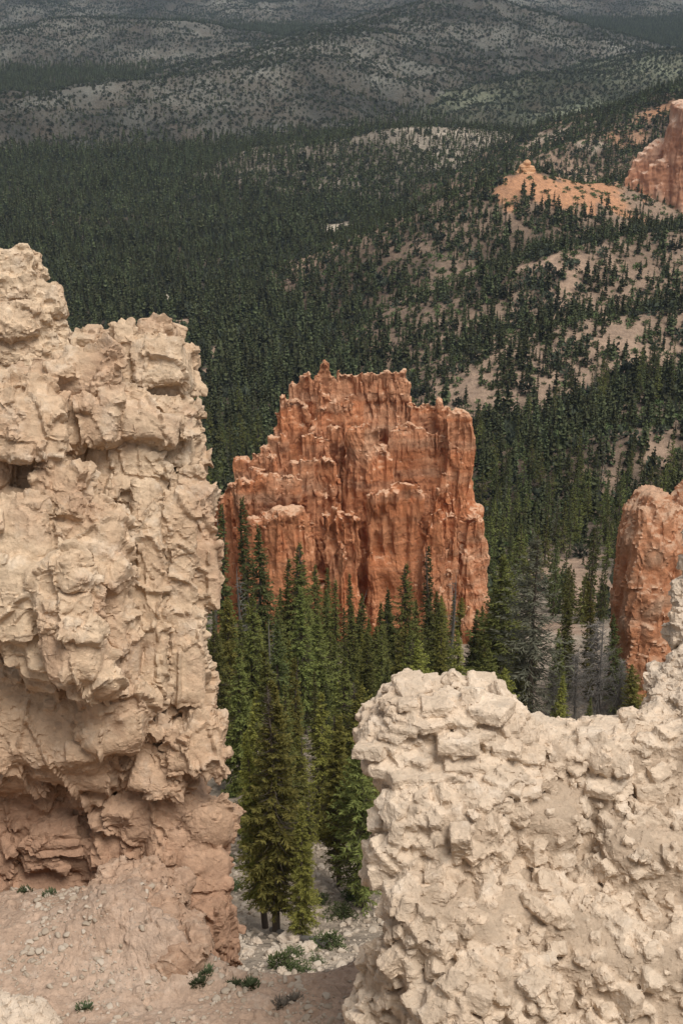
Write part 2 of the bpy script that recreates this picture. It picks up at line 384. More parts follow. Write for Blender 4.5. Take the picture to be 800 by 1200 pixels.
def conifer(seed, Ht, Rd, n_br, twigs, shape='spruce', bole=.06, sparse=0., wtw=.10, crown_gap=0., tl=.36):
    rng = np.random.RandomState(seed)
    bend = rng.normal(size=2)*.012*Ht; bend2 = rng.normal(size=2)*.006*Ht
    ax = lambda h: np.stack([bend[0]*h*h+bend2[0]*np.sin(h*6), bend[1]*h*h+bend2[1]*np.sin(h*5), h*Ht], -1)
    hs = np.linspace(0, 1, 12); r0 = .011*Ht+.05
    tr = [tube(ax(hs)-[0, 0, 0], r0*(1-hs)**.8+.012, 7)]
    tr[0][0][:7, 2] -= .5
    B, T, L, W = [], [], [], []
    lop = rng.uniform(.8, 1.2, 8)
    for i in range(n_br):
        h = bole+(1-bole)*((i+rng.uniform(0, 1))/n_br)**.92
        u = (h-bole)/(1-bole)
        if shape == 'spruce': prof = (1-u)**.85*(.35+.65*min(1, (u+.05)/.22))+.03
        elif shape == 'spire': prof = .75*(1-u)**.6*(.5+.5*min(1, (u+.1)/.3))+.03
        elif shape == 'open': prof = (1-u**2.2)*(.45+.55*min(1, u/.35))*.95+.06
        else: prof = (1-u)**.7
        az = rng.uniform(0, 2*np.pi)
        l = Rd*prof*rng.uniform(.6, 1.15)*lop[int(az/(2*np.pi)*8) % 8]
        if rng.rand() < crown_gap: l *= .45
        el = R(28)*(u-.45)*1.6+rng.normal()*.13-(.12 if shape != 'open' else -.12)
        d = np.array([np.cos(az), np.sin(az), 0]); o = ax(np.array([h]))[0]
        droop = rng.uniform(.05, .28)*l
        ns = max(3, int(round(twigs*(.45+.55*l/Rd))))
        s = (np.arange(ns)+rng.uniform(0, .6, ns))/ns
        P = o+np.outer(s*l*np.cos(el), d)+np.stack([0*s, 0*s, s*l*np.sin(el)-droop*np.sin(s*2.4)], -1)
        if seed % 2 == 0 or l > .6*Rd or rng.rand() < .3:
            s4 = np.linspace(0, .92, 4); P4 = o+np.outer(s4*l*np.cos(el), d)+np.stack([0*s4, 0*s4, s4*l*np.sin(el)-droop*np.sin(s4*2.4)], -1)
            tr.append(tube(P4, np.array([.022, .017, .011, .004])*(.5+.06*Ht), 3))
        if rng.rand() < sparse: continue
        side = np.array([-d[1], d[0], 0])
        for sg in (-1, 1, 0):
            ang = R(52)*sg+rng.normal(size=ns)*.3
            t3 = np.cos(ang)[:, None]*d+np.sin(ang)[:, None]*side
            t3[:, 2] += rng.normal(size=ns)*.28+np.sin(el)*.6-.16
            ll = l*(tl-.6*tl*s)*rng.uniform(.6, 1.3, ns)+.13
            keep = s > .12
            if sg == 0: keep &= rng.rand(ns) < .7
            B.append(P[keep]); T.append(t3[keep]); L.append(ll[keep]); W.append((wtw*rng.uniform(.6, 1.3, ns)*(.55+.45*l/Rd))[keep])
    # leader tuft
    n = 12; z = np.linspace(.93, 1, n); B.append(ax(z)); a = rng.uniform(0, 6.28, n)
    T.append(np.stack([np.cos(a)*.6, np.sin(a)*.6, np.full(n, .8)], -1)); L.append(np.full(n, .035*Ht)); W.append(np.full(n, wtw*.6))
    crown = leaf_quads(np.concatenate(B), np.concatenate(T), np.concatenate(L), np.concatenate(W), rng)
    return crown, join(tr)
def dead_tree(seed, Ht, n_br=40, Rd=1.6, lean=0., broken=True, twiggy=2, rb=1.):
    rng = np.random.RandomState(seed); hs = np.linspace(0, 1, 10)
    ax = lambda h: np.stack([lean*h*Ht+.1*np.sin(h*5+seed), .1*np.cos(h*4), h*Ht-.4], -1)
    pr = [tube(ax(hs), (.012*Ht+.04)*(1-hs)**.7+.015, 7)]
    br = []
    for i in range(n_br):
        h = rng.uniform(.15, .97); az = rng.uniform(0, 6.28); l = Rd*rng.uniform(.25, 1)*(1.15-h)**.6
        el = rng.normal()*.3+.1
        d = np.array([np.cos(az)*np.cos(el), np.sin(az)*np.cos(el), np.sin(el)]); o = ax(np.array([h]))[0]
        s = np.linspace(0, 1, 4); P = o+np.outer(s*l, d)+np.outer(np.sin(s*3)*.12*l, [0, 0, 1])+rng.normal(size=(4, 3))*.03*l*s[:, None]
        br.append(tube(P, np.array([.03, .022, .014, .006])*rb*(.4+.05*Ht), 3))
        for k in range(twiggy):
            q = rng.uniform(.3, 1); b = o+q*l*d; d2 = d+rng.normal(size=3)*.7; l2 = l*.4*rng.uniform(.4, 1)
            br.append(tube(b+np.outer(np.linspace(0, 1, 3)*l2, d2), np.array([.014, .01, .004])*rb*(.4+.05*Ht), 3))
    return join(br), join(pr)
def low_conifer(seed, Ht, Rd, whorls, per, shape='spruce'):
    rng = np.random.RandomState(seed); B, T, L, W = [], [], [], []
    for i in range(whorls):
        u = (i+.3)/whorls; h = .08+.92*u
        prof = (1-u)**.8*(.5+.5*min(1, (u+.1)/.25))+.05 if shape == 'spruce' else .8*(1-u)**.55+.05
        for k in range(per):
            az = 2*np.pi*(k+rng.uniform(-.4, .4))/per+i*1.3; l = Rd*prof*rng.uniform(.65, 1.25); el = rng.normal()*.2-.28+.5*u
            B.append([0, 0, h*Ht]); T.append([np.cos(az)*np.cos(el), np.sin(az)*np.cos(el), np.sin(el)]); L.append(l); W.append(l*.36+.04*Rd)
    B.append([0, 0, .82*Ht]); T.append([.01, 0, 1]); L.append(.18*Ht); W.append(.10*Rd)
    for k in range(4): B.append([0, 0, .0]); T.append([.01, .01, 1]); L.append(Ht*.95); W.append(.22*Rd)
    return leaf_quads(np.array(B, float), np.array(T, float), np.array(L), np.array(W), rng, .6)
def bush(seed, rx, rz, n, l, w):
    rng = np.random.RandomState(seed)
    nc = 9; C = rng.normal(size=(nc, 3)); C /= np.linalg.norm(C, axis=1)[:, None]; C *= rng.uniform(.25, .75, nc)[:, None]; C[:, 2] = np.abs(C[:, 2])
    c = C[rng.randint(nc, size=n)]; d = rng.normal(size=(n, 3)); d /= np.linalg.norm(d, axis=1)[:, None]
    P = (c+d*rng.uniform(.15, .42, n)[:, None]); P[:, 2] = np.abs(P[:, 2]); P = P*[rx, rx, rz]
    return leaf_quads(P, d+[0, 0, .4], l*rng.uniform(.6, 1.3, n), w*rng.uniform(.6, 1.3, n), rng)
# ------------------------------------------------------------------ tree prototypes (meshes only)
def two(name, crown, trunk, mc, mt):
    c = new_mesh('crown', crown[0], crown[1], False, [mc]); t = new_mesh('trunk', trunk[0], trunk[1], True, [mt]); return c, t
MID = []     # (crown mesh, trunk mesh, height)
for k, (Ht, Rd, nb, tw, shp, m) in enumerate([(15, 2.6, 130, 6, 'spruce', M_dark), (16, 2.1, 130, 5, 'spire', M_dark), (13, 2.7, 120, 6, 'spruce', M_mid),
                                              (14, 2.8, 110, 6, 'open', M_mid), (12, 2.0, 110, 5, 'spire', M_mid), (15, 2.4, 100, 5, 'spruce', M_grey)]):
    c, t = conifer(100+k, Ht, Rd, nb, tw, shp, sparse=.0 if k < 5 else .25, wtw=.17)
    MID.append(two('mid', c, t, m, M_bark)+(Ht,))
fcol = bpy.data.collections.new('forest_sources')
def src(name, VF, mat):
    o = bpy.data.objects.new(name, new_mesh(name, VF[0], VF[1], False, [mat])); fcol.objects.link(o); return o
for k in range(6):   # instance index order = name order
    src('a%d' % k, low_conifer(k, 13, [2.7, 2.1, 3.0, 2.3, 3.3, 1.9][k], [10, 10, 9, 10, 8, 9][k], 7, 'spruce' if k % 2 == 0 else 'spire'), M_far)
for k in range(3): src('b%d' % k, low_conifer(20+k, 13, 3.1, 6, 5), M_far)
for k in range(3): src('c%d' % k, bush(30+k, 2.4, 3.6, 70, 1.3, .45), M_jun)
def pebble(seed):
    rg = np.random.RandomState(seed); bm_ = __import__('bmesh').new(); __import__('bmesh').ops.create_icosphere(bm_, subdivisions=2, radius=1)
    V = np.array([v.co[:] for v in bm_.verts]); F = np.array([[v.index for v in f.verts] for f in bm_.faces]); bm_.free()
    for k in range(9):
        n = rg.normal(size=3); n /= np.linalg.norm(n); c = rg.uniform(.35, .75); h = V @ n; V = V-np.maximum(h-c, 0)[:, None]*n
    return V*[1, .8, .6], F
M_peb = NT('pale_rubble'); _r = M_peb.node('ShaderNodeObjectInfo').outputs['Random']; M_peb = M_peb.done(M_peb.ramp(_r, [(0., (.33, .265, .20)), (1., (.47, .395, .315))]))
for k in range(3): src('e%d' % k, pebble(50+k), M_peb)
for k in range(2): src('d%d' % k, bush(40+k, .8, .7, 60, .4, .12), M_shrub)

def poly_in(px, py, poly):
    c = np.zeros(px.shape, bool); n = len(poly)
    for i in range(n):
        x0, y0 = poly[i]; x1, y1 = poly[(i+1) % n]
        m = ((y0 > py) != (y1 > py)) & (px < (x1-x0)*(py-y0)/(y1-y0+1e-9)+x0); c ^= m
    return c
BUTTE_OUT = [(246, 572), (275, 530), (320, 505), (324, 470), (343, 440), (375, 424), (475, 434), (482, 468), (514, 466), (554, 480), (548, 545), (570, 640), (578, 690), (570, 760), (250, 760)]
ROCK_OUT = [(800, 615), (768, 700), (760, 770), (735, 805), (650, 818), (580, 828), (560, 788), (430, 780), (420, 850), (440, 1010), (370, 1200), (800, 1200)]
CLIFF_OUT = [(-60, 290), (30, 292), (78, 370), (78, 420), (190, 380), (222, 430), (218, 500), (250, 640), (240, 800), (265, 880), (285, 970), (270, 1060), (290, 1140), (-60, 1200)]
ORANGE_OUT = [(800, 545), (775, 575), (735, 625), (735, 740), (725, 790), (800, 800)]
def footprint(x, y):        # ground taken by rock masses
    b = ((x+4)/38)**2+((y-216)/26)**2 < 1
    o = (x > 29) & (x < 75) & (y > 132) & (y < 190)
    return b | o
rng = np.random.RandomState(5)
def jgrid(y0, y1, half, sp):
    xs = np.arange(-y1*half, y1*half, sp); ys = np.arange(y0, y1, sp)
    X, Y = np.meshgrid(xs, ys); X = X+rng.uniform(-.48, .48, X.shape)*sp; Y = Y+rng.uniform(-.48, .48, X.shape)*sp
    m = np.abs(X) < Y*half+25; return X[m], Y[m]
pts = []
# near and middle forest
X, Y = jgrid(225, 1500, .34, 4.8)
Z, ov, idx = H(X, Y, True); bare, _ = bare_field(X, Y)
cl = fbm2(X, Y, 30, 3, 91); cl2 = fbm2(X, Y, 110, 3, 93)
slope = sstep(300, 400, Y)*(1-sstep(1050, 1250, Y))*sstep(5, 50, X)
d = 1.35-.2*slope-.1*sstep(0, 8, ov)
d = d*(1-.15*sstep(0, .4, -cl2))
d = np.clip(d*(1+1.5*cl*(.3+slope+sstep(0, 8, ov))), 0, 1)*(1-bare)
d *= np.interp(Y, [225, 330, 420], [.5, .8, 1])
keep = (rng.rand(X.size) < d) & ~footprint(X, Y)
hh = np.clip(rng.normal(13, 2.6, X.size), 6, 20)*np.interp(Y, [200, 500, 900, 1500], [1.12, 1.05, .95, .82])*(1-.25*sstep(0, 8, ov))
hh = hh*np.where(rng.rand(X.size) < .15*(1+slope), rng.uniform(.35, .65, X.size), 1)*(1+.18*np.clip(cl2*2, -1, 1))
con = np.stack([X, Y, Z, hh], -1)[keep]
# small shrubs over the bare slopes
X, Y = jgrid(330, 1350, .33, 5.0); m = X > -.05*Y; X, Y = X[m], Y[m]
Z, ov, idx = H(X, Y, True); bare, _ = bare_field(X, Y)
slope = np.maximum(sstep(300, 400, Y)*(1-sstep(1050, 1250, Y))*sstep(5, 50, X), sstep(0, 8, ov))
keep = rng.rand(X.size) < slope*np.where(bare > .6, .35, .62)
shr = np.stack([X, Y, Z, rng.uniform(.8, 3.0, X.size)], -1)[keep]
# far hills and floors
X, Y = jgrid(1480, 4700, .30, 5.7)
Z, ov, idx = H(X, Y, True)
hill = sstep(2, 12, ov); green = idx == 8
cl = fbm2(X, Y, 40, 4, 95); cl2 = fbm2(X, Y, 190, 3, 96); gul = np.abs(fbm2(X, Y, 75, 3, 31))
rr = rng.rand(X.size)
fl = (rr < (1-hill)*.92)
jn = ~fl & (rng.rand(X.size) < np.clip(1.95+1.0*cl+1.5*cl2+.3*green-4.4*gul, .16, .99))
far = np.stack([X, Y, Z, rng.uniform(8, 13, X.size)*np.interp(Y, [1500, 3000], [1, .85])], -1)[fl]
jt = jn & (rng.rand(X.size) < .22); jn = jn & ~jt; hcon = np.stack([X, Y, Z, rng.uniform(4, 8, X.size)], -1)[jt]
jun = np.stack([X, Y, Z, 1.8+3.8*rng.rand(X.size)**1.6], -1)[jn]

# the nearest visible ones stand as trees of their own
cx, cy = topx(con[:, :3]+np.stack([0*con[:, 3], 0*con[:, 3], con[:, 3]*.8], -1))
vis = (cx > 5) & (cx < 795) & (cy > 2) & (cy < 1195)
for pl in (BUTTE_OUT, ROCK_OUT, CLIFF_OUT, ORANGE_OUT): vis &= ~poly_in(cx, cy, pl)
size = con[:, 3]/con[:, 1]; size[~vis] = 0
order = np.argsort(-size); N_IND = 205
ind = con[order[:N_IND]]; con = con[order[N_IND:]]

def scatter(name, sets, label, cat):
    P, K, S, Rz = [], [], [], []
    for p, k0, nk, h0 in sets:
        n = len(p); P.append(p[:, :3]); K.append(k0+rng.randint(nk, size=n)); S.append(p[:, 3]/h0); Rz.append(rng.uniform(0, 6.283, n))
    P = np.concatenate(P); P[:, 2] -= .15
    me = bpy.data.meshes.new(name); me.vertices.add(len(P)); me.vertices.foreach_set('co', P.astype(np.float32).ravel())
    for nm, ty, v in (('kind_id', 'INT', np.concatenate(K).astype(np.int32)), ('size', 'FLOAT', np.concatenate(S).astype(np.float32)), ('turn', 'FLOAT', np.concatenate(Rz).astype(np.float32))):
        me.attributes.new(nm, ty, 'POINT').data.foreach_set('value', v)
    o = link(name, me); tag(o, label, cat, kind='stuff')
    ng = bpy.data.node_groups.new(name, 'GeometryNodeTree')
    ng.interface.new_socket('Geometry', in_out='INPUT', socket_type='NodeSocketGeometry'); ng.interface.new_socket('Geometry', in_out='OUTPUT', socket_type='NodeSocketGeometry')
    N = ng.nodes.new; gi = N('NodeGroupInput'); go = N('NodeGroupOutput'); io = N('GeometryNodeInstanceOnPoints'); ci = N('GeometryNodeCollectionInfo')
    ci.inputs['Collection'].default_value = fcol; ci.inputs['Separate Children'].default_value = True; ci.inputs['Reset Children'].default_value = True
    def named(nm, ty):
        a = N('GeometryNodeInputNamedAttribute'); a.data_type = ty; a.inputs['Name'].default_value = nm; return a.outputs['Attribute']
    cb = N('ShaderNodeCombineXYZ'); L = ng.links.new
    L(named('turn', 'FLOAT'), cb.inputs[2]); L(gi.outputs[0], io.inputs['Points']); L(ci.outputs[0], io.inputs['Instance'])
    io.inputs['Pick Instance'].default_value = True
    L(named('kind_id', 'INT'), io.inputs['Instance Index']); L(cb.outputs[0], io.inputs['Rotation']); L(named('size', 'FLOAT'), io.inputs['Scale'])
    L(io.outputs[0], go.inputs[0])
    o.modifiers.new('forest', 'NODES').node_group = ng
    print(name, len(P)); return o
X, Y = jgrid(95, 226, .75, 5.4); cx, cy = topx(np.stack([X, Y, H(X, Y)], -1)); ux, uy = topx(np.stack([X, Y, H(X, Y)+14], -1))
kp = ((np.maximum(cx, ux) < 232) | (np.minimum(cx, ux) > 815)) & ~footprint(X, Y) & (rng.rand(X.size) < .7)
con = np.concatenate([con, np.stack([X, Y, H(X, Y), rng.uniform(9, 16, X.size)], -1)[kp]])
rb_ = (rng.rand(len(con)) < .13+.25*(fbm2(con[:, 0], con[:, 1], 45, 2, 99) > .18)) & (con[:, 1] > 240); rnd_c = con[rb_].copy(); rnd_c[:, 3] *= .62; con = con[~rb_]
mid_c = con[con[:, 1] < 1100]; far_c = con[con[:, 1] >= 1100]
scatter('forest', [(mid_c, 0, 6, 13.), (far_c, 6, 3, 13.), (far, 6, 3, 13.), (hcon, 6, 3, 13.), (rnd_c, 9, 3, 4.2)], 'dense dark conifer forest covering the valley floor and slopes', 'forest')
scatter('juniper_scrub', [(jun, 9, 3, 4.0), (shr[:, :4], 12, 2, .75)], 'dark juniper bushes dotting the pale hills and bare slopes', 'scrub')

# loose stones over the bare rubble of the gully and the slope below the butte
X = rng.uniform(-45, 60, 16000); Y = rng.uniform(52, 190, 16000); dn = .25+1.1*fbm2(X, Y, 7, 3, 97); kp = (rng.rand(X.size) < np.clip(dn, .05, 1)*np.interp(Y, [60, 110, 190], [1, .7, .35])) & ~footprint(X, Y)
X, Y = X[kp], Y[kp]; X2 = rng.uniform(-24, 22, 15000); Y2 = rng.uniform(54, 95, 15000); kp = rng.rand(15000) < np.clip(.5+1.2*fbm2(X2, Y2, 4, 3, 98), .08, 1); X, Y = np.concatenate([X, X2[kp]]), np.concatenate([Y, Y2[kp]]); sz = .07+.42*rng.rand(X.size)**5+.1*rng.rand(X.size)
scatter('rubble', [(np.stack([X, Y, H(X, Y)+.15+.2*sz, sz], -1), 14, 3, 1.0)], 'pale broken stones littering the gully floor under the trees', 'rubble')
# ------------------------------------------------------------------ rock modelling: signed distance grids, surface nets, carved detail
def smin(a, b, k):
    h = np.clip(.5+.5*(b-a)/k, 0, 1); return b*(1-h)+a*h-k*h*(1-h)
def poly_map(poly, x0, y0, x1, y1, step):
    """signed distance (photo px, negative inside) to an outline, sampled on a small map"""
    xs = np.arange(x0, x1+step, step); ys = np.arange(y0, y1+step, step)
    X, Y = np.meshgrid(xs, ys, indexing='ij'); d = np.full(X.shape, 1e9); p = np.array(poly, float)
    for a, b in zip(p, np.roll(p, -1, 0)):
        e = b-a; t = np.clip(((X-a[0])*e[0]+(Y-a[1])*e[1])/(e @ e), 0, 1)
        d = np.minimum(d, np.hypot(X-a[0]-t*e[0], Y-a[1]-t*e[1]))
    ins = poly_in(X, Y, poly)
    return np.where(ins, -d, d)
class Grid:
    def __init__(s, lo, hi, h):
        s.lo = np.array(lo, float); s.h = h; s.n = np.ceil((np.array(hi)-lo)/h).astype(int)+1
        s.S = np.full(s.n, 1.0, np.float32)
        s.ax = [(s.lo[i]+np.arange(s.n[i])*h).astype(np.float32) for i in range(3)]
    def sub(s, c, r):
        a = np.clip(np.floor((c-r-s.lo)/s.h).astype(int), 0, s.n); b = np.clip(np.ceil((c+r-s.lo)/s.h).astype(int)+1, 0, s.n)
        return tuple(slice(i, j) for i, j in zip(a, b))
    def put(s, sl, d, k):
        s.S[sl] = smin(s.S[sl], d, k) if k > 0 else np.minimum(s.S[sl], d)
    def box(s, c, half, M, rnd, k):
        """rotated rounded box; M columns = box axes"""
        half = np.array(half, float); R_ = float(np.linalg.norm(half))+k+s.h*2
        sl = s.sub(np.array(c), R_); x, y, z = [s.ax[i][sl[i]] for i in range(3)]
        if min(len(x), len(y), len(z)) == 0: return
        rx = x[:, None, None]-c[0]; ry = y[None, :, None]-c[1]; rz = z[None, None, :]-c[2]
        r = rnd*half.min(); q2 = 0; qm = None
        for i in range(3):
            q = np.abs(rx*M[0, i]+ry*M[1, i]+rz*M[2, i])-(half[i]-r)
            qm = q if qm is None else np.maximum(qm, q); q2 = q2+np.maximum(q, 0)**2
        s.put(sl, np.sqrt(q2)+np.minimum(qm, 0)-r, k)
    def carve(s, c, half, M):
        half = np.array(half, float); sl = s.sub(np.array(c), float(np.linalg.norm(half))+2*s.h); x, y, z = [s.ax[i][sl[i]] for i in range(3)]
        if min(len(x), len(y), len(z)) == 0: return
        rx = x[:, None, None]-c[0]; ry = y[None, :, None]-c[1]; rz = z[None, None, :]-c[2]; d = 0
        for i in range(3):
            q = ((rx*M[0, i]+ry*M[1, i]+rz*M[2, i])/half[i]); d = d+q*q
        s.S[sl] = np.maximum(s.S[sl], (1-np.sqrt(d))*half.min())
    def mesh(s):
        S = s.S; ins = S < 0; n = s.n; cn = n-1
        vid = np.full(cn, -1, np.int64); acc_i, acc_p = [], []
        edges = []
        for a in range(3):
            lo = [slice(None)]*3; hi = [slice(None)]*3; lo[a] = slice(None, -1); hi[a] = slice(1, None)
            cr = ins[tuple(lo)] != ins[tuple(hi)]
            b, c = (a+1) % 3, (a+2) % 3
            ix = np.argwhere(cr); ok = (ix[:, b] > 0) & (ix[:, b] < n[b]-1) & (ix[:, c] > 0) & (ix[:, c] < n[c]-1); ix = ix[ok]
            j = ix.copy(); j[:, a] += 1
            s0 = S[ix[:, 0], ix[:, 1], ix[:, 2]]; s1 = S[j[:, 0], j[:, 1], j[:, 2]]
            p = ix.astype(np.float32); p[:, a] += s0/(s0-s1)
            edges.append((a, b, c, ix, s0 < 0))
            for db in (0, -1):
                for dc in (0, -1):
                    cidx = ix.copy(); cidx[:, b] += db; cidx[:, c] += dc
                    acc_i.append(np.ravel_multi_index(cidx.T, cn)); acc_p.append(p)
        I = np.concatenate(acc_i); Pp = np.concatenate(acc_p)
        u, inv = np.unique(I, return_inverse=True); cnt = np.bincount(inv)
        V = np.stack([np.bincount(inv, Pp[:, i])/cnt for i in range(3)], -1)*s.h+s.lo
        Q = []
        for a, b, c, ix, neg in edges:
            q = []
            for db, dc in ((0, 0), (-1, 0), (-1, -1), (0, -1)):
                cidx = ix.copy(); cidx[:, b] += db; cidx[:, c] += dc
                q.append(np.searchsorted(u, np.ravel_multi_index(cidx.T, cn)))
            q = np.stack(q, -1); q[~neg] = q[~neg][:, ::-1]; Q.append(q)
        return V, np.concatenate(Q)
def normals(V, Q):
    n = np.cross(V[Q[:, 2]]-V[Q[:, 0]], V[Q[:, 3]]-V[Q[:, 1]]); N = np.zeros_like(V)
    for i in range(3):
        for k in range(4): N[:, i] += np.bincount(Q[:, k], n[:, i], len(V))
    return N/np.maximum(np.linalg.norm(N, axis=1)[:, None], 1e-12)
def smooth(V, Q, it=1, f=.5):
    for _ in range(it):
        A = np.zeros_like(V); c = np.zeros(len(V))
        for k in range(4):
            c += np.bincount(Q[:, k], minlength=len(V))*2
            for nb in (1, 3):
                for i in range(3): A[:, i] += np.bincount(Q[:, k], V[Q[:, (k+nb) % 4], i], len(V))
        V = V*(1-f)+f*A/c[:, None]
    return V
def soft_normals(V, Q, it=6):
    N = smooth(normals(V, Q), Q, it, .8); return N/np.maximum(np.linalg.norm(N, axis=1)[:, None], 1e-9)
def despike(V, Q, thr, it=3):
    for _ in range(it):
        L = smooth(V, Q, 1, 1.)-V; d = np.linalg.norm(L, axis=1); V = V+L*sstep(thr, 2*thr, d)[:, None]
    return V
def sample(g, S, V):
    q = np.clip((V-g.lo)/g.h, 0, np.array(g.n)-1.001); i = q.astype(int); f = q-i; out = 0
    for a in (0, 1):
        for b in (0, 1):
            for c in (0, 1):
                w = (f[:, 0] if a else 1-f[:, 0])*(f[:, 1] if b else 1-f[:, 1])*(f[:, 2] if c else 1-f[:, 2])
                out = out+w*S[i[:, 0]+a, i[:, 1]+b, i[:, 2]+c]
    return out
def subdivide(V, Q, sel=None):
    """split every quad in four"""
    e = np.concatenate([Q[:, [0, 1]], Q[:, [1, 2]], Q[:, [2, 3]], Q[:, [3, 0]]]); e.sort(1)
    key = e[:, 0]*len(V)+e[:, 1]; u, inv = np.unique(key, return_inverse=True)
    ev = .5*(V[u//len(V)]+V[u % len(V)]); fv = V[Q].mean(1)
    n0, n1, m = len(V), len(V)+len(ev), len(Q)
    E = inv.reshape(4, m)+n0; c = np.arange(m)+n1
    Q2 = np.concatenate([np.stack([Q[:, k], E[k], c, E[(k+3) % 4]], -1) for k in range(4)])
    return np.concatenate([V, ev, fv]), Q2
def cam_to_world(V): return V @ C2W.T
def facets(V, N, scale, seed, amp, tilt, crack=0., cw=.06, sq=(1, 1, 1), mask=1.):
    """broken angular stone: each cell pushed in or out and tilted, with open joints between"""
    F1, F2, vec, r = worley(V*np.array(sq)/scale, seed)
    d = amp*(r[:, 0]-.5)*2+tilt*(vec*(r[:, 1:4]-.5)).sum(1)*2
    if crack: d = d-crack*(1-sstep(0, cw, F2-F1))
    return V+N*(d*mask)[:, None]
def add_pillow(g, poly, tfront, thick, inset, k=0., edge=1., shrink=.25, box=None):
    """solid behind an outline: rounded front at camera-frame depth tfront(px,py), shrinking towards the back (camera-frame grid)"""
    p = np.array(poly, float); x0, y0 = p.min(0)-60; x1, y1 = p.max(0)+60; st = 2.
    pm = poly_map(poly, x0, y0, x1, y1, st).astype(np.float32)
    X, Y, Z = g.ax; 
    for iz, z in enumerate(Z):
        px = 400+FPX*X/z; py = 600-FPX*Y/z
        ix = np.clip(((px-x0)/st).round().astype(int), 0, pm.shape[0]-1); iy = np.clip(((py-y0)/st).round().astype(int), 0, pm.shape[1]-1)
        d2 = (pm[np.ix_(ix, iy)]+inset)*(z/FPX)
        PX, PY = np.meshgrid(px, py, indexing='ij'); tf = tfront(PX, PY)
        dep = z-tf
        d2 = d2+shrink*np.maximum(dep, 0)
        e = np.clip(1+d2/edge, 0, 1)                     # 0 deep inside, 1 at the outline: front rounds off
        dz = -(dep-edge*(1-np.sqrt(np.maximum(0, 1-e*e)))*.8)
        d = np.maximum(np.maximum(d2, dz*.8), (dep-thick))
        s = g.S[:, :, iz]; g.S[:, :, iz] = np.minimum(s, d) if k == 0 else smin(s, d, k)
def rot(ax, a):
    return np.array(Matrix.Rotation(a, 3, ax))
def stone_rots(rng, n):
    q = rng.normal(size=(n, 4)); q /= np.linalg.norm(q, axis=1)[:, None]; w, x, y, z = q.T
    return np.stack([np.stack([1-2*(y*y+z*z), 2*(x*y-z*w), 2*(x*z+y*w)], -1), np.stack([2*(x*y+z*w), 1-2*(x*x+z*z), 2*(y*z-x*w)], -1), np.stack([2*(x*z-y*w), 2*(y*z+x*w), 1-2*(x*x+y*y)], -1)], 1)
def finish(name, V, Q, mat, sharp=34):
    """mesh object with its origin at the base"""
    base = np.array([V[:, 0].mean(), V[:, 1].mean(), V[:, 2].min()])
    me = new_mesh(name, V-base, Q, True, [mat]); me.set_sharp_from_angle(angle=R(sharp)); o = link(name, me, loc=base); return o
def rock_mat(name, ca, cb, cc, sc, bumpd, strata=0., stain=None, stain_z=None, matrix=None, chip=11):
    t = NT(name); p = t.pos()
    n1 = t.noise(p, .55*sc, 6, .65, .3); n2 = t.noise(p, 3.2*sc, 6, .7); n3 = t.noise(p, 14*sc, 6, .72); v = t.voro(p, 30*sc)
    col = t.mix(t.ramp(n1, [(.36, 0.), (.64, 1.)]), ca, cb)
    col = t.mix(t.math('MULTIPLY', t.ramp(n2, [(.52, 0.), (.7, 1.)]), .7), col, cc)
    if matrix:
        col = t.mix(t.node('ShaderNodeAttribute', attribute_name='stone').outputs['Fac'], matrix, col)
    if strata:
        ps = t.scaled(p, (.05*sc, .05*sc, 1.6*sc)); s1 = t.noise(ps, 1., 5, .7)
        col = t.mix(strata, col, t.ramp(s1, [(.3, .72), (.5, 1.0), (.62, 1.28)]), 'MULTIPLY')
    if stain:
        n4 = t.noise(p, 1.1*sc, 5, .6)
        f = t.ramp(n4, [(.48, 0.), (.62, 1.)])
        if stain_z is not None:
            sx = t.n.new('ShaderNodeSeparateXYZ'); t.l.new(p, sx.inputs[0])
            zz = t.math('ADD', sx.outputs[2], t.math('MULTIPLY_ADD', n1, 3.0/sc, -1.5/sc))
            mr = t.node('ShaderNodeMapRange'); t.l.new(zz, mr.inputs[0]); mr.inputs[1].default_value = stain_z[0]; mr.inputs[2].default_value = stain_z[1]
            f = t.math('MAXIMUM', t.math('MULTIPLY', f, .35), t.math('MULTIPLY', mr.outputs[0], .9))
        col = t.mix(f, col, stain)
    col = t.mix(.5, col, t.ramp(n3, [(.3, .68), (.7, 1.28)]), 'MULTIPLY')
    vc = t.n.new('ShaderNodeTexVoronoi'); vc.inputs['Scale'].default_value = chip*sc
    dn_ = t.n.new('ShaderNodeTexNoise'); dn_.inputs['Scale'].default_value = 6*sc; t.l.new(p, dn_.inputs['Vector'])
    pw = t.n.new('ShaderNodeVectorMath'); pw.operation = 'MULTIPLY_ADD'; t.l.new(dn_.outputs['Color'], pw.inputs[0]); pw.inputs[1].default_value = (.12/sc,)*3; t.l.new(t.scaled(p, (1, 1, 1.5)), pw.inputs[2]); t.l.new(pw.outputs[0], vc.inputs['Vector'])
    sv = t.n.new('ShaderNodeSeparateColor'); t.l.new(vc.outputs['Color'], sv.inputs[0])
    col = t.mix(.6, col, t.ramp(sv.outputs[0], [(0., .80), (1., 1.18)]), 'MULTIPLY')
    b0 = t.bump(sv.outputs[1], .55, .05*bumpd); b = t.bump(n2, .5, .10*bumpd, b0); b = t.bump(n3, .9, .05*bumpd, b); b = t.bump(v, .35, .03*bumpd, b)
    return t.done(col, b)
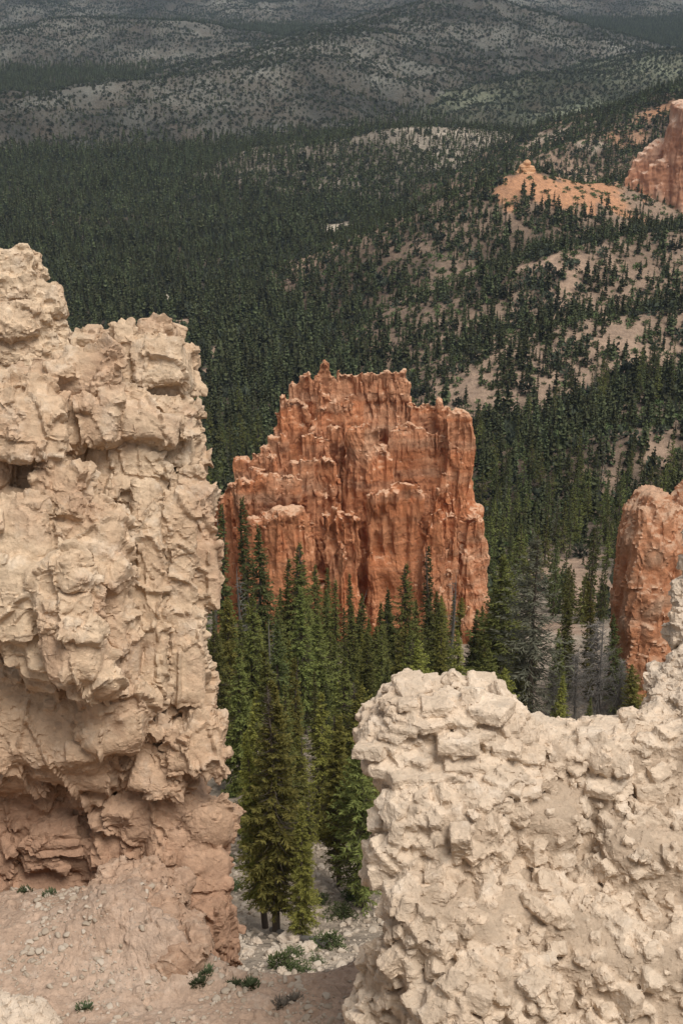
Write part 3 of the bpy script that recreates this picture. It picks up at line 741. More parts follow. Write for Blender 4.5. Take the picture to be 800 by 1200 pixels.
# ------------------------------------------------------------------ near left: cream limestone cliff and the stacked pinnacle beside it
M_cream = rock_mat('cream_limestone', (.555, .425, .295), (.455, .315, .205), (.60, .495, .38), 1.0, .38, .18, (.375, .222, .145), (-8.2, -10.8))
M_white = rock_mat('white_limestone', (.61, .50, .39), (.55, .43, .32), (.64, .55, .45), 1.3, .5)
T0 = 15.2
def cdepth(py): return T0+np.interp(py, [280, 420, 700, 830, 900, 1000, 1100, 1300], [1.15, .75, .1, .2, .45, .68, .4, -.3])
def put_blocks(g, blocks, depth, k, jit=0):
    for cx, cy, hx, hy, hz, off, rz, rnd in blocks:
        t = float(depth(cy))+off; m = t/FPX
        M = rot('Z', R(-rz)) @ rot('X', R(8*math.sin(cx)+0)) @ rot('Y', R(9*math.sin(cy*1.7)))
        g.box(np.array([(cx-400)*m, (600-cy)*m, t+hz*m*.55]), (hx*m, hy*m, hz*m), M, rnd, k)
CLIFF_POLY = [(-330, 470), (-40, 430), (60, 425), (85, 412), (105, 394), (150, 394), (168, 386), (199, 380), (207, 398), (221, 428), (220, 445), (212, 466), (217, 478), (222, 505),
              (231, 528), (231, 552), (236, 580), (240, 604), (250, 640), (251, 668), (246, 695), (240, 720), (243, 765), (243, 830), (266, 862), (266, 892), (244, 912), (262, 940),
              (284, 966), (280, 992), (268, 1022), (276, 1052), (272, 1090), (284, 1132), (280, 1300), (-330, 1300)]
BLOCKS = [  # photo x, y, half width, half height, half depth, depth offset (m), tilt, roundness
    (184, 400, 19, 20, 40, -.05, 4, .5), (190, 430, 31, 30, 50, -.22, -6, .55), (158, 432, 30, 32, 45, -.12, 8, .6), (205, 452, 15, 16, 40, -.05, 20, .5),
    (128, 408, 32, 15, 50, .05, -5, .7), (104, 440, 34, 33, 55, -.45, 0, .75), (150, 455, 26, 22, 45, -.1, 0, .7), (64, 446, 30, 18, 50, -.2, -20, .7),
    (110, 496, 38, 27, 55, -.42, 3, .6), (172, 502, 32, 19, 45, -.34, 5, .5), (206, 490, 16, 24, 40, -.12, -8, .5), (150, 480, 20, 14, 30, -.3, 0, .6),
    (216, 533, 16, 19, 40, .06, 0, .45), (180, 535, 22, 26, 40, .12, 0, .7), (142, 560, 42, 50, 50, -.10, 6, .6), (168, 590, 26, 60, 40, -.05, 0, .6),
    (28, 502, 42, 40, 60, -.75, 3, .45), (24, 458, 40, 18, 55, -.62, -4, .6), (-40, 520, 50, 60, 60, -.6, 0, .6), (72, 574, 26, 31, 50, -.62, 24, .55), (38, 580, 24, 28, 50, -.3, 0, .7),
    (16, 628, 44, 42, 60, -.72, -12, .6), (60, 640, 46, 42, 60, -.52, 6, .7), (110, 648, 36, 46, 55, -.50, 5, .6), (128, 700, 24, 60, 50, -.36, 3, .6), (100, 690, 30, 30, 50, -.4, 0, .7),
    (12, 702, 30, 55, 55, -.72, 4, .55), (62, 690, 30, 36, 55, -.78, -8, .6), (78, 750, 34, 52, 55, -.82, -10, .55), (46, 745, 22, 50, 50, -.66, -6, .6), (104, 780, 22, 26, 45, -.66, -4, .5),
    (136, 760, 22, 68, 45, -.32, -3, .6), (70, 850, 84, 56, 60, -.18, 3, .8), (138, 838, 36, 46, 50, -.40, 5, .7), (20, 860, 60, 70, 60, .05, 0, .8), (100, 885, 52, 34, 50, -.16, 10, .75),
    (172, 662, 21, 98, 40, -.22, 2, .7), (207, 668, 17, 92, 38, -.10, 2, .7), (234, 610, 15, 40, 36, .02, 0, .4), (237, 668, 15, 34, 36, .0, -3, .4), (222, 580, 16, 26, 34, .05, 0, .4), (229, 700, 12, 22, 30, .05, 0, .5),
    (214, 768, 24, 60, 40, -.12, -2, .7), (180, 765, 15, 62, 40, -.22, 5, .7), (180, 820, 24, 44, 40, -.12, 8, .6), (222, 820, 22, 34, 36, .0, -4, .6),
    (242, 868, 26, 28, 30, -.30, 15, .5), (256, 878, 14, 26, 26, -.3, 10, .6), (222, 880, 20, 26, 28, -.32, -10, .5), (226, 905, 18, 18, 26, -.2, 0, .6), (196, 905, 34, 28, 30, -.28, 12, .4), (170, 880, 30, 22, 30, -.1, 0, .6),
    (140, 925, 44, 30, 40, .05, 5, .7), (200, 950, 52, 34, 40, -.12, -6, .7), (252, 966, 32, 32, 40, -.22, 10, 1.1), (222, 1000, 44, 42, 40, -.25, 0, .7), (160, 975, 40, 36, 40, -.02, 0, .75),
    (70, 950, 90, 40, 50, .3, 3, .8), (110, 990, 60, 30, 50, .15, 6, .7), (240, 1045, 30, 46, 36, -.25, 5, .65), (200, 1060, 46, 46, 40, -.15, 0, .7), (250, 1100, 26, 46, 36, -.3, -5, .6), (225, 1115, 40, 40, 40, -.35, 0, .7),
    (184, 467, 30, 15, 44, .02, 0, .5), (92, 538, 30, 24, 44, -.08, 10, .5), (18, 562, 44, 26, 55, -.30, -6, .5), (-4, 786, 44, 44, 50, -.12, 0, .6), (205, 512, 20, 12, 40, .02, 0, .5), (140, 520, 40, 10, 44, -.05, 0, .5)]
g = Grid((-5.6, -8.2, 13.4), (-.9, 2.6, 17.4), .032)
add_pillow(g, CLIFF_POLY, lambda px, py: cdepth(py)+.17, 3.0, 9, edge=.5, shrink=.3)
put_blocks(g, [(a, b, c, d, e, f*1.55, h, i*.8) for a, b, c, d, e, f, h, i in BLOCKS], cdepth, .02)
# broken blocks of every size sit in the face
V, Q = g.mesh(); Nn = normals(V, Q); rng = np.random.RandomState(3)
px, py = 400+FPX*V[:, 0]/V[:, 2], 600-FPX*V[:, 1]/V[:, 2]
idx = np.where((Nn[:, 2] < .5) & (px > -80))[0]; w = np.clip(.4+1.8*fbm(V[idx]/.8, 3, 33), .05, 1); idx = idx[rng.rand(len(idx)) < w]
rib = lambda px, py: sstep(138, 152, px)*(1-sstep(250, 270, px))*sstep(580, 610, py)*(1-sstep(845, 875, py))
n = 1500; pick = rng.choice(idx, n); Ms = stone_rots(rng, n)
for i in range(n):
    r = .035+.17*rng.rand()**2.6; k = pick[i]
    if rng.rand() < .85*rib(px[k], py[k]): continue
    if px[k] > 205: r *= .6
    a = np.array([1, rng.uniform(.45, .9), rng.uniform(.5, .9)])
    M = Ms[i] if rng.rand() < .35 else rot('X', R(26+rng.normal()*9)) @ rot('Z', R(rng.normal()*10)) @ rot('Y', R(rng.normal()*22))
    g.box(V[k]-Nn[k]*r*rng.uniform(-.1, .5), r*a, M, .08, 0)
# open joints: (line of photo points, half width in px, depth)
for line, wd, dp in [([(147, 612), (150, 690), (158, 740), (160, 790), (178, 842)], 5, .6), 
                     ([(84, 536), (104, 588), (142, 612)], 6, .6), ([(4, 640), (28, 700)], 3, .4), ([(36, 690), (48, 748)], 3.4, .5), ([(112, 690), (116, 770)], 4, .5), ([(140, 905), (142, 935)], 3, .5), ([(222, 850), (228, 880)], 2.5, .4)]:
    for a_, b_ in zip(line[:-1], line[1:]):
        mx, my = (a_[0]+b_[0])/2, (a_[1]+b_[1])/2; L_ = math.hypot(b_[0]-a_[0], b_[1]-a_[1]); ang = math.atan2(-(b_[1]-a_[1]), b_[0]-a_[0])
        t = float(cdepth(my))-.1; m = t/FPX; g.carve(np.array([(mx-400)*m, (600-my)*m, t]), (L_*.7*m, wd*1.2*m, .36*dp), rot('Z', ang))
V, Q = g.mesh()
def warp(V, s, a, seed): return V+a*np.stack([fbm(V/s, 3, seed), fbm(V/s+9, 3, seed+4), fbm(V/s+17, 3, seed+8)], -1)
V = warp(V, .8, .09, 60); V = warp(V, .3, .02, 70)
V[:, 0] -= .10*sstep(800, 880, 600-FPX*V[:, 1]/V[:, 2]); V = cam_to_world(V)
# open joints: blocky cracks, thin horizontal partings, small broken pieces
pm = np.clip(.5+1.6*fbm(V/1.1, 3, 80), 0, 1)
N = soft_normals(V, Q); V = facets(V, N, .6, 81, .012, .03, .05, .03, (1, 1, .8), pm); N = soft_normals(V, Q); V = facets(V, N, 1.0, 86, .025, .05, .12, .028, (1.25, 1.25, .5))
f_ = V @ C2W; rb = rib(400+FPX*f_[:, 0]/f_[:, 2], 600-FPX*f_[:, 1]/f_[:, 2]); N = soft_normals(V, Q)
V = facets(V, N, .62, 87, .03, .05, .11, .035, (1.5, 1.5, .32), rb)
V, Q = subdivide(V, Q)
N = soft_normals(V, Q, 3); pm = np.clip(.3+2.2*fbm(V/.9, 3, 89), .1, 1); V = facets(V, N, .22, 83, .008, .03, .02, .06, (1, 1, 1.5), pm)
N = normals(V, Q); br = np.clip(.45+1.8*fbm(V/.8, 3, 90), 0, 1)
f_ = V @ C2W; rb = 1-.7*rib(400+FPX*f_[:, 0]/f_[:, 2], 600-FPX*f_[:, 1]/f_[:, 2]); br = br*rb; z1 = np.array(V)*[.35, .35, 1]; layer = fbm(z1/.16, 4, 95)
V = V+N*(layer*.017*br)[:, None]
N = normals(V, Q); V = facets(V, N, .085, 85, .004, .012, .005, .12, (1, 1, 1.5), .3+.7*br)
N = normals(V, Q); V = V+N*(.005*fbm(V/.05, 3, 99))[:, None]
V = despike(V, Q, .012); o = finish('limestone_cliff', V, Q, M_cream, 27)
tag(o, 'tall cream limestone cliff with overhanging fissured blocks and a reddish base', 'cliff')

PIN = [(12, 306, 26, 14, 30, -.1, 6, .5), (28, 300, 9, 12, 24, -.02, 0, .5), (12, 336, 27, 22, 34, -.08, -12, .5), (34, 326, 8, 20, 26, .04, 0, .5), (16, 376, 34, 22, 38, -.14, 0, .7), (46, 362, 14, 26, 34, -.02, -10, .6),
       (63, 354, 11, 19, 26, -.02, -18, .9), (20, 410, 46, 24, 40, -.02, 2, .7), (62, 402, 18, 28, 34, .08, -6, .7), (30, 440, 60, 30, 44, .0, 0, .7), (34, 424, 10, 8, 16, -.35, 0, .7), (38, 436, 14, 10, 20, -.35, 0, .7),
       (-40, 380, 50, 60, 44, .1, 0, .7), (-50, 450, 60, 60, 44, .1, 0, .7), (60, 440, 24, 26, 36, .1, 0, .7), (-30, 330, 30, 40, 36, .1, 0, .6)]
g = Grid((-6.0, .6, 15.2), (-3.0, 3.9, 17.8), .032)
put_blocks(g, [(a, b, c, d, e, f*1.8, h, i) for a, b, c, d, e, f, h, i in PIN], lambda py: 16.4, .008)
V, Q = g.mesh(); V = warp(V, .5, .05, 160); V = cam_to_world(V)
N = normals(V, Q); V = facets(V, N, .4, 181, .03, .08, .03, .06); V, Q = subdivide(smooth(V, Q, 1, .4), Q)
N = normals(V, Q); V = facets(V, N, .16, 183, .012, .04, .02, .08, (1, 1, 1.6), np.clip(.3+1.8*fbm(V/.6, 3, 184), .05, 1))
N = normals(V, Q); V = facets(V, N, .07, 185, .008, .022, .008, .12); N = normals(V, Q); V = V+N*(.006*fbm(V/.05, 3, 99))[:, None]
V = despike(V, Q, .012); o = finish('stacked_pinnacle', V, Q, M_cream)
tag(o, 'pale stacked rock pinnacle with a round knob behind the left cliff', 'rock pinnacle')
# ------------------------------------------------------------------ near right: white rubbly rock and the pillar behind it
M_rub = rock_mat('rubble_limestone', (.59, .475, .36), (.53, .41, .30), (.63, .53, .425), 1.3, .3, matrix=(.43, .33, .24), chip=5)
RT = [(428, 784), (438, 779), (452, 787), (480, 788), (503, 783), (520, 777), (536, 789), (558, 789), (572, 806), (578, 812), (606, 816), (640, 802), (662, 798), (690, 796), (722, 792),
      (760, 788), (830, 784), (890, 800), (930, 850), (965, 940), (990, 1080), (1000, 1300), (960, 1440), (330, 1440), (378, 1205), (394, 1150), (410, 1122), (426, 1090), (448, 1058), (456, 1030), (450, 1010), (432, 996), (421, 974), (430, 958),
      (447, 950), (432, 926), (440, 915), (442, 900), (433, 905), (436, 890), (440, 870), (420, 855), (411, 836), (422, 825), (424, 806)]
def rdepth(px, py):
    t = np.interp(py, [780, 830, 900, 1000, 1100, 1200, 1560], [10.9, 10.7, 10.45, 10.15, 9.8, 9.4, 7.8])
    return t+np.interp(px, [400, 470, 560, 640, 800, 1180], [.25, -.15, -.05, .25, .05, .5])*np.interp(py, [780, 1000, 1200], [1, .8, .3])+np.clip(480-px, 0, 130)/100*1.5*sstep(1000, 1190, py)
rng = np.random.RandomState(17)
g = Grid((-.6, -5.1, 7.6), (4.3, -1.0, 12.6), .0205)
add_pillow(g, RT, lambda px, py: rdepth(px, py)+.02, 2.2, 15, edge=.45, shrink=.22)
RB = [(492, 816, 62, 30, 50, -.12, 2, .6), (455, 842, 44, 26, 46, -.10, -12, .5), (540, 842, 46, 44, 46, -.10, 6, .6), (590, 870, 40, 36, 40, -.05, 0, .6), (480, 900, 44, 40, 40, .05, 0, .7), (428, 976, 16, 26, 24, -.15, 6, .7),
      (470, 960, 40, 60, 40, .0, 4, .7), (520, 980, 40, 70, 40, -.12, -3, .7), (560, 930, 22, 60, 40, .05, 0, .6), (630, 868, 60, 16, 36, -.18, -6, .5), (650, 905, 50, 14, 32, -.12, -4, .5), (600, 960, 50, 60, 40, -.04, 10, .7),
      (720, 870, 80, 40, 40, -.05, 0, .8), (500, 1080, 70, 60, 40, -.08, 20, .7), (620, 1080, 80, 60, 44, -.06, 10, .75), (740, 990, 60, 50, 40, -.08, 0, .7), (560, 1160, 70, 60, 44, -.05, 0, .75), (720, 1130, 90, 60, 44, .0, 0, .8), (440, 1140, 40, 60, 44, -.02, 14, .75)]
for cx, cy, hx, hy, hz, off, rz, rnd in RB:
    t = float(rdepth(cx, cy))+off*.8; m = t/FPX
    g.box(np.array([(cx-400)*m, (600-cy)*m, t+hz*m*.55]), (hx*m, hy*m, hz*m), rot('Z', R(-rz)) @ rot('X', R(-14)), rnd, .16)
V, Q = g.mesh(); Nn = normals(V, Q)
px, py = 400+FPX*V[:, 0]/V[:, 2], 600-FPX*V[:, 1]/V[:, 2]
front = (Nn[:, 2] < .35) & (px < 1000) & (py < 1330) & (py > 760)
idx = np.where(front)[0]
den = .5+1.7*fbm(V[idx]/.5, 3, 5)+.5*(py[idx] < 940)*(px[idx] < 600)
idx = idx[rng.rand(len(idx)) < np.clip(den, .06, 1)*.7]
n = 3600; pick = rng.choice(idx, n, replace=False); rr = .04+.095*rng.rand(n)**2.2; rr[:170] = rng.uniform(.10, .17, 170); fine_ = (py[pick] > 900) & (px[pick] > 540); rr[fine_] *= .8
S0 = g.S.copy(); Ms = stone_rots(rng, n); asp = rng.uniform(.5, 1.0, (n, 3)); asp[:, 2] *= .8
flat = (py[pick] < 900) & (px[pick] < 700)
for i in range(n):
    M = Ms[i]
    if flat[i] and rng.rand() < .7:      # the cap is thinly bedded: slabs lie flat
        M = rot('X', R(64+rng.normal()*8)) @ rot('Z', rng.uniform(0, 6)) @ np.eye(3); a = np.array([1, .9, .38])
    else: a = asp[i]
    g.box(V[pick[i]]-Nn[pick[i]]*rr[i]*rng.uniform(-.35, .4), rr[i]*a, M, .06, 0)
fr = np.where(front)[0]; pick = rng.choice(fr, 1500); Ms = stone_rots(rng, 1500)
for i in range(1500):
    r = rng.uniform(.026, .052); g.box(V[pick[i]]+Nn[pick[i]]*r*rng.uniform(-.1, .6), r*np.array([1, .85, .6]), Ms[i], .06, 0)
V, Q = g.mesh(); stone = sstep(.004, .022, sample(g, S0, V)); V = warp(V, .4, .02, 260); V = V+[.17, -.19, 0]; V = cam_to_world(V)
N = soft_normals(V, Q); st3 = np.repeat(stone[:, None], 3, 1); st3, _ = subdivide(st3, Q); V, Q = subdivide(V, Q)
N = normals(V, Q); bb = np.clip(.5+1.6*fbm(V/.5, 3, 264), .1, 1)
V = facets(V, N, .11, 283, .003, .012, .004, .10, (1, 1, 1.5), bb)
N = normals(V, Q); V = facets(V, N, .045, 285, .002, .007, .002, .12)
N = normals(V, Q); V = V+N*(.0025*fbm(V/.03, 3, 299))[:, None]
V = despike(V, Q, .009); o = finish('rubble_rock', V, Q, M_rub, 26); a_ = o.data.attributes.new('stone', 'FLOAT', 'POINT'); a_.data.foreach_set('value', np.clip(st3[:, 0], 0, 1).astype(np.float32))
tag(o, 'white crumbly rock studded with loose angular stones in the lower right corner', 'rock outcrop')

PL = [(812, 610), (800, 617), (791, 622), (786, 639), (790, 646), (783, 659), (777, 668), (783, 679), (768, 694), (768, 708), (763, 717), (768, 731), (771, 748), (773, 763), (760, 771), (752, 786),
      (741, 791), (737, 800), (738, 812), (736, 900), (960, 900), (950, 780), (925, 680), (895, 620), (850, 596)]
g = Grid((2.4, -3.1, 11.2), (5.0, .6, 14.2), .028)
pdepth = lambda px, py: 12.2-np.interp(py, [600, 850], [-.25, .35])
add_pillow(g, PL, lambda px, py: pdepth(px, py)+.1, 1.6, 11, edge=.4, shrink=.3)
V, Q = g.mesh(); Nn = normals(V, Q); px, py = 400+FPX*V[:, 0]/V[:, 2], 600-FPX*V[:, 1]/V[:, 2]
idx = np.where((Nn[:, 2] < .4) & (px < 960))[0]; n = 560; pick = rng.choice(idx, n); Ms = stone_rots(rng, n)
for i in range(n):
    r = rng.uniform(.05, .13); c = V[pick[i]]; a = np.array([1, rng.uniform(.6, .9), rng.uniform(.55, .8)])
    M = rot('X', R(64+rng.normal()*14)) @ rot('Z', rng.uniform(0, 6)) if rng.rand() < .7 else Ms[i]
    g.box(c, r*a, M, .35, .0)
V, Q = g.mesh(); V = warp(V, .3, .03, 360); V = cam_to_world(V); V = smooth(V, Q, 1, .3); V, Q = subdivide(V, Q)
N = normals(V, Q); V = facets(V, N, .13, 383, .010, .03, .010, .10, (1, 1, 1.5)); N = normals(V, Q); V = facets(V, N, .05, 385, .005, .012, .004, .12)
o = finish('white_pillar', V, Q, M_white)
tag(o, 'white knobbly rock pillar at the right edge, in front of the orange cliff', 'rock pillar')

# ------------------------------------------------------------------ the soil saddle between the two rocks
def ledge_depth(px, py):
    lip = np.interp(px, [-300, 0, 60, 120, 160, 200, 240, 270, 300, 340, 400, 450, 600], [1040, 1044, 1044, 1046, 1054, 1112, 1132, 1136, 1142, 1144, 1130, 1104, 1084])
    return lip
_u = np.linspace(-330, 640, 420); _v = np.linspace(0, 1, 150)
LX, LV = np.meshgrid(_u, _v); lip = ledge_depth(LX, 0)
LY = lip+(1480-lip)*LV
def ledge_t(px, py):
    t = np.interp(py, [1040, 1100, 1150, 1200, 1300, 1480], [14.9, 13.75, 12.9, 12.05, 10.7, 9.1])
    return t
lt = ledge_t(LX, LY)
r_ = rays(LX, LY); P = r_*lt[..., None]
# the far edge rolls over and drops to the gully
nd = 26; drop = []
for k in range(1, nd+1):
    q = P[0].copy(); s = k/nd; q[:, 1] += .9*s; q[:, 2] -= 1.5*s+7*max(0, s-.15)**1.3; drop.append(q)
P = np.concatenate([np.stack(drop[::-1]), P]); nr_, nc_ = P.shape[:2]; V = P.reshape(-1, 3)
ii = np.arange(nr_*nc_).reshape(nr_, nc_); Q = np.stack([ii[:-1, :-1].ravel(), ii[1:, :-1].ravel(), ii[1:, 1:].ravel(), ii[:-1, 1:].ravel()], -1)
V, Q = subdivide(V, Q)
N = normals(V, Q)
if N[:, 2].mean() < 0: Q = Q[:, ::-1]; N = -N
f_ = V @ C2W; gx, gy = 400+FPX*f_[:, 0]/f_[:, 2], 600-FPX*f_[:, 1]/f_[:, 2]
hump = .66*np.exp(-((gx-145)/66)**2-((gy-1098)/42)**2)+.34*np.exp(-((gx-200)/44)**2-((gy-1128)/26)**2)+.25*np.exp(-((gx-20)/90)**2-((gy-1110)/40)**2)
V[:, 2] += hump; V = V+N*(.12*fbm(V/1.2, 4, 401)+.06*fbm(V/.3, 4, 402))[:, None]
N = normals(V, Q); hm_ = np.exp(-((gx-185)/70)**2-((gy-1095)/55)**2); N = soft_normals(V, Q, 4); V = facets(V, N, .40, 410, .02, .06, .02, .06, (1, 1, 1), np.clip(.25+hm_, 0, 1)); N = soft_normals(V, Q, 2); V = facets(V, N, .15, 411, .01, .03, .01, .1, (1, 1, 1), np.clip(.15+hm_, 0, 1)); N = normals(V, Q)
st = 0
for sc_, sd_, th_ in ((.20, 403, .82), (.09, 405, .72), (.05, 406, .6)):
    F1, F2, vec, rnd_ = worley(V/sc_, sd_); st = st+(rnd_[:, 0] > th_)*np.clip((.18+.25*rnd_[:, 1])-F1*(1+.5*(vec*(rnd_[:, 1:]-.5)).sum(1)), 0, .22)*sc_*1.3
V = V+N*(st+.03*fbm(V/.18, 4, 407)+.014*fbm(V/.06, 3, 404))[:, None]
M_soil = rock_mat('pink_soil', (.46, .335, .25), (.40, .275, .195), (.51, .405, .32), 1.2, .5)
me = new_mesh('ground', V, Q, True, [M_soil]); o = link('ground', me); tag(o, kind='structure')

vp = np.where((gx > -40) & (gx < 470) & (gy > 1030) & (gy < 1260))[0]; cl_ = .35+1.6*fbm(V[vp]/.9, 3, 420); vp = vp[rng.rand(len(vp)) < np.clip(cl_, .05, 1)]; vp = rng.choice(vp, 3200)
scatter('gravel', [(np.concatenate([V[vp]+[0, 0, .155], (.010+.055*rng.rand(3200)**5)[:, None]], 1), 14, 3, 1.0)], 'small loose stones scattered over the pink soil saddle', 'gravel')
# reddish weathered mound against the foot of the cliff
MB = [(160, 1058, 34, 26, 30, -.1, -8, .5), (146, 1044, 30, 18, 28, -.1, 0, .6), (182, 1086, 30, 28, 30, -.15, -8, .5), (196, 1110, 30, 24, 34, -.0, 10, .6), (194, 1060, 22, 26, 26, .1, 20, .4), (130, 1060, 34, 18, 30, .0, 0, .7), (210, 1124, 30, 18, 28, .05, 0, .6)]
g = Grid((-3.9, -6.6, 11.0), (-.9, -3.4, 15.6), .03)
for cx, cy, hx, hy, hz, off, rz, rnd in MB:
    t = float(ledge_t(cx, cy+26))+off+.02; m = t/FPX
    g.box(np.array([(cx-400)*m, (600-cy)*m, t+hz*m*.5]), (hx*m, hy*m, hz*m), rot('Z', R(-rz)) @ rot('X', R(-20)), rnd, .06)
V, Q = g.mesh(); 
Nn = normals(V, Q); rng = np.random.RandomState(8); idx = np.where(Nn[:, 2] < .5)[0]; n = 260; pick = rng.choice(idx, n); Ms = stone_rots(rng, n)
for i in range(n):
    r = .04+.12*rng.rand()**2.5; g.box(V[pick[i]]-Nn[pick[i]]*r*.4, r*np.array([1, .8, .6]), Ms[i], .2, .01)
V, Q = g.mesh(); V = warp(V, .4, .06, 460); V = cam_to_world(V); V = smooth(V, Q, 1, .4); V, Q = subdivide(V, Q)
N = normals(V, Q); V = facets(V, N, .25, 481, .015, .05, .02, .08); N = normals(V, Q); V = V+N*(.012*fbm(V/.08, 4, 484))[:, None]
M_red = rock_mat('reddish_soil_rock', (.45, .31, .22), (.38, .245, .165), (.50, .385, .29), 1.1, .5)
o = finish('soil_mound', V, Q, M_red); tag(o, 'crumbling reddish mound of rock at the foot of the tall cliff', 'rock mound')
g = Grid((-4.0, -5.4, 10.2), (-2.1, -3.9, 13.0), .024)
for cx, cy, hx, hy, hz in ((4, 1222, 46, 22, 50), (-40, 1222, 50, 34, 50), (34, 1230, 30, 14, 40)):
    t = 11.7; m = t/FPX; g.box(np.array([(cx-400)*m, (600-cy)*m, t+hz*m*.3]), (hx*m, hy*m, hz*m), rot('X', R(-40)) @ rot('Z', R(-12)), .95, .08)
V, Q = g.mesh(); V = warp(V, .3, .05, 560); V = cam_to_world(V); V, Q = subdivide(V, Q); N = normals(V, Q); V = facets(V, N, .09, 583, .012, .03, .01, .1)
o = finish('white_rock', V, Q, M_white); tag(o, 'small white rock cropping out of the pink soil, bottom left corner', 'rock')
# ------------------------------------------------------------------ the orange butte: fluted columns, ledges and fins
def red_mat(name, ca, cb, cpale, cdark, hz, sc=1.):
    t = NT(name); p = t.pos()
    n1 = t.noise(p, .10*sc, 6, .65); n2 = t.noise(t.scaled(p, (1, 1, .25)), .55*sc, 6, .7); n3 = t.noise(p, 1.6*sc, 6, .75)
    st = t.noise(t.scaled(p, (.02*sc, .02*sc, .55*sc)), 1., 6, .75)
    col = t.mix(t.ramp(n1, [(.38, 0.), (.62, 1.)]), ca, cb)
    col = t.mix(t.ramp(st, [(.56, 0.), (.64, .15)]), col, cpale)
    col = t.mix(t.ramp(st, [(.34, .1), (.42, 0.)]), col, cdark)
    att = t.node('ShaderNodeAttribute', attribute_name='cap').outputs['Fac']
    col = t.mix(att, col, cpale)
    col = t.mix(t.math('MULTIPLY', t.ramp(n2, [(.50, 0.), (.72, 1.)]), .35), col, cdark)
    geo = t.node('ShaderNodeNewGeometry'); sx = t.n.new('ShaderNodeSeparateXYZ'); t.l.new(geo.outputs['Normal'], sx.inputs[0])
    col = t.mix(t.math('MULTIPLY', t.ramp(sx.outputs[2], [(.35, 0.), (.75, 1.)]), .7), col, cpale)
    col = t.mix(.55, col, t.ramp(n3, [(.3, .62), (.7, 1.32)]), 'MULTIPLY')
    b = t.bump(n2, .5, .8*hz); b = t.bump(n3, .9, .35*hz, b)
    return t.done(col, b)
M_red_rock = red_mat('orange_rock', (.60, .268, .135), (.54, .205, .092), (.63, .43, .29), (.38, .14, .07), 1.0)
def add_col(g, px, py, r, D, tap=.016, k=.8, fl=.0, zb=-140., sq=1., ang=0., neck=None, cap=.7):
    """vertical tapering column whose top shows at photo pixel (px, py)"""
    c = at(px, py, D); m = D/.9/FPX; r = r*m
    h0 = c[2]-zb; rmax = (r+tap*h0+fl*h0*h0)*1.5+k+1
    sl = g.sub(np.array([c[0], c[1], .5*(c[2]+zb)]), np.array([rmax, rmax, .5*(c[2]-zb)+3]))
    x, y, z = [g.ax[i][sl[i]] for i in range(3)]
    if min(len(x), len(y), len(z)) == 0: return
    dx = x[:, None]-c[0]; dy = y[None, :]-c[1]; ca, sa = math.cos(ang), math.sin(ang)
    rho = np.hypot((dx*ca+dy*sa), (-dx*sa+dy*ca)*sq)[:, :, None]
    h = (c[2]-z)[None, None, :]
    led = .07*r*fbm(np.stack([z*.42, 0*z+px*.37, 0*z+.5], -1), 3, 7)[None, None, :]
    hp = np.maximum(h, 0); rz = r+tap*hp+fl*hp*hp+led
    if neck: rz = rz-neck*r*np.exp(-((h-2.6*r)/(1.3*r))**2)
    d1 = rho-rz; d2 = -h
    kk = cap*r; d = np.sqrt(np.maximum(d1+kk, 0)**2+np.maximum(d2+kk, 0)**2)-kk+np.minimum(np.maximum(d1+kk, d2+kk), 0)
    g.put(sl, d.astype(np.float32), k)
COLS = []
def row(pts, D, r, **kw):
    for p in pts: COLS.append((p[0], p[1], p[2] if len(p) > 2 else r, D+(p[3] if len(p) > 3 else 0), kw))
# hidden core masses
row([(440, 470, 30), (395, 476, 20), (480, 508, 20), (520, 520, 14), (350, 508, 18), (430, 600, 40, -1), (320, 600, 28, 0), (510, 620, 24, -1)], 224, 30, tap=.03, fl=.0015, k=1.5)
# comb of the summit wall, standing on a bench
cb = dict(tap=.002, k=.08, fl=.0, cap=.9)
row([(377, 422, 6), (376, 432, 8), (356, 435, 7), (344, 446, 7), (366, 445, 5), (386, 440, 4.6), (396, 435, 4.4), (405, 438, 3.6), (412, 437, 4.2), (421, 436, 4), (429, 438, 3.2), (436, 435, 4.2), (446, 436, 3.4), (455, 433, 4), (464, 435, 4), (473, 432, 4.6), (480, 446, 3.6)], 216, 4, **cb)
row([(350, 452, 6), (360, 448, 6), (369, 446, 6), (379, 442, 5), (390, 446, 6), (400, 446, 6), (410, 446, 6), (420, 446, 6), (430, 446, 6), (440, 446, 6), (450, 445, 6), (460, 444, 6), (470, 445, 6)], 218.5, 6, tap=.002, fl=0., k=.1)
row([(350, 462, 9), (362, 464, 9), (374, 456, 9), (386, 463, 8), (396, 465, 8), (406, 466, 8), (416, 466, 8), (426, 467, 8), (436, 467, 8), (446, 467, 8), (456, 466, 8), (466, 466, 8), (476, 465, 8.5), (483, 468, 6)], 217, 8, tap=.018, fl=.0012, k=.3)
row([(332, 460, 6), (339, 468, 8), (327, 484, 6), (346, 474, 8), (355, 470, 7), (324, 500, 6), (335, 490, 7)], 213, 6, tap=.014, k=.35)
# spine of knobs dropping from the summit
row([(377, 458, 8), (374, 474, 9), (380, 486, 9), (370, 490, 8), (388, 465, 7), (404, 462, 7), (398, 476, 6), (407, 468, 6), (395, 498, 7, -3), (386, 500, 6, -3), (360, 505, 7, -4), (373, 514, 9, -4), (364, 518, 6, -4), (382, 516, 5, -4)], 211, 7, tap=.014, k=.35)
